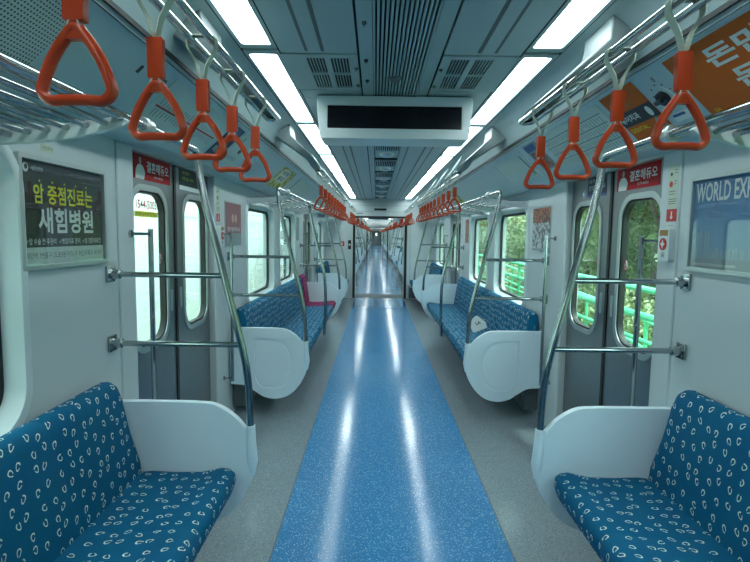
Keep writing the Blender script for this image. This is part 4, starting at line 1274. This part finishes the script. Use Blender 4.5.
def leaf_mesh(seed, w, h, base, clumps, per, size):
    rnd = random.Random(seed); mb = MB()
    for c in range(clumps):
        while True:
            p = V((rnd.uniform(-1, 1), rnd.uniform(-1, 1), rnd.uniform(-1, 1)))
            if .35 < p.length < 1: break
        ce = V((p.x * w, p.y * w, base + h / 2 + p.z * h / 2)); cr = rnd.uniform(.25, .5) * min(w, 1.4)
        for k in range(per):
            d = V((rnd.gauss(0, 1), rnd.gauss(0, 1), rnd.gauss(0, .8))).normalized() * cr * rnd.uniform(.5, 1) ** .5
            q = ce + d; s_ = size * rnd.uniform(.6, 1.3)
            a = V((rnd.gauss(0, 1), rnd.gauss(0, 1), rnd.gauss(0, 1))).normalized(); b = a.orthogonal().normalized()
            mb.add([q - a * s_, q + b * s_ * .45, q + a * s_, q - b * s_ * .45], [(0, 1, 2, 3)])
    return mb
def trunk_mesh(x, y, z0, h, r):
    mb = MB(); pth = [V((x, y, z0)), V((x + .05, y, z0 + h * .4)), V((x - .04, y + .05, z0 + h * .75)), V((x, y, z0 + h))]
    mb.tube(smooth_path(pth, 3), [r * (1 - .5 * i / 9) for i in range(10)], 9)
    for a in (0, 2.1, 4.2):
        mb.tube([V((x, y, z0 + h * .55)), V((x + math.cos(a) * .7, y + math.sin(a) * .7, z0 + h * .95))], [r * .45, r * .2], 6)
    return mb
TREE = []
for i, (m, w, h) in enumerate((('leafA', 1.7, 4.6), ('leafB', 1.9, 5.4), ('leafC', 1.5, 4.0))):
    root = thing('tree', (0, 0, 0), 'x', 'tree')
    mb = leaf_mesh(10 + i, w, h, .9, 75, 105, .085); finish(mb, 'crown', m, root, smooth=0, recalc=False)
    finish(trunk_mesh(0, 0, 0, h * .7, .13), 'trunk', 'bark', root)
    TREE.append(root)
random.seed(11)
tl = ['fresh green leafy tree', 'darker green leafy tree', 'pale green leafy tree']
first = [True] * 3
k = 0
for row, (x, step, off) in enumerate(((6.6, 2.7, 3.5), (10.0, 3.1, 6.0))):
    y = off
    while y < 48:
        t = random.choice((0, 0, 1, 2)) if row == 0 else random.choice((1, 1, 0))
        if first[t]: o = TREE[t]; first[t] = False
        else: o = copy_tree(TREE[t])
        xx = x + random.uniform(-.5, .6)
        z = -.8 if row == 0 else .5
        o.location = (xx, y, z); o.rotation_euler = (0, 0, random.uniform(0, 6)); sc = random.uniform(.9, 1.2); o.scale = (sc, sc, sc)
        o['label'] = tl[t] + (' in the row behind the mint railing' if row == 0 else ' on the slope behind the first row of trees')
        o['group'] = 'trees outside the right windows'
        y += step; k += 1
for t in range(3):
    if first[t]: TREE[t].location = (6.5, 50, -.8); TREE[t]['label'] = tl[t] + ' at the far end of the tree row'
sroot = thing('shrub', (0, 0, 0), 'leafy shrub growing close behind the mint railing', 'shrub', 'shrubs behind the mint railing')
mb = leaf_mesh(30, .8, 1.5, .1, 34, 60, .06); finish(mb, 'foliage', 'leafA', sroot, smooth=0, recalc=False)
mb = MB()
for a in range(5): mb.tube([V((0, 0, 0)), V((math.cos(a * 1.25) * .3, math.sin(a * 1.25) * .3, 1.0))], .02, 6)
finish(mb, 'stems', 'bark', sroot)
y = 4.0; i = 0
while y < 32:
    o = sroot if i == 0 else copy_tree(sroot)
    o.location = (4.7 + random.uniform(-.2, .3), y, -1.12); o.rotation_euler = (0, 0, random.uniform(0, 6)); y += 1.5; i += 1

# ------------------------------------------------------------------ light
w = bpy.data.worlds.new('World'); scene.world = w; w.use_nodes = True
bg = w.node_tree.nodes['Background']; bg.inputs[0].default_value = (.80, .96, 1.0, 1); bg.inputs[1].default_value = 5.0
sd = bpy.data.lights.new('sun', 'SUN'); sd.energy = 7; sd.angle = math.radians(8); sd.color = (1, .97, .90)
so = bpy.data.objects.new('sun', sd); C.objects.link(so); so.rotation_euler = V((-.15, .2, -1)).to_track_quat('-Z', 'Y').to_euler()

# ------------------------------------------------------------------ camera
cam = bpy.data.cameras.new('camera'); co = bpy.data.objects.new('camera', cam); C.objects.link(co)
cam.sensor_width = 36; cam.lens = 520 * 36 / 750; cam.clip_end = 300; cam.clip_start = .02
p = math.atan(47 / 520)
fw = V((0, math.cos(p), -math.sin(p))); rt = V((1, 0, 0)); up = rt.cross(fw)
th = .014    # slight roll: the right side of the picture sits lower
R = rt * math.cos(th) + up * math.sin(th); U = up * math.cos(th) - rt * math.sin(th)
m = Matrix((R, U, -fw)).transposed().to_4x4(); m.translation = V((-.10, 0, 1.49))
co.matrix_world = m
scene.camera = co
vs_ = scene.view_settings
vs_.view_transform = 'Standard'; vs_.look = 'None'; vs_.gamma = 1; vs_.use_curve_mapping = False; vs_.exposure = .27
try:
    scene.cycles.max_bounces = 10; scene.cycles.transparent_max_bounces = 12; scene.cycles.diffuse_bounces = 5
    scene.cycles.sample_clamp_indirect = 6; scene.cycles.use_denoising = True; scene.cycles.caustics_reflective = False
except Exception: pass
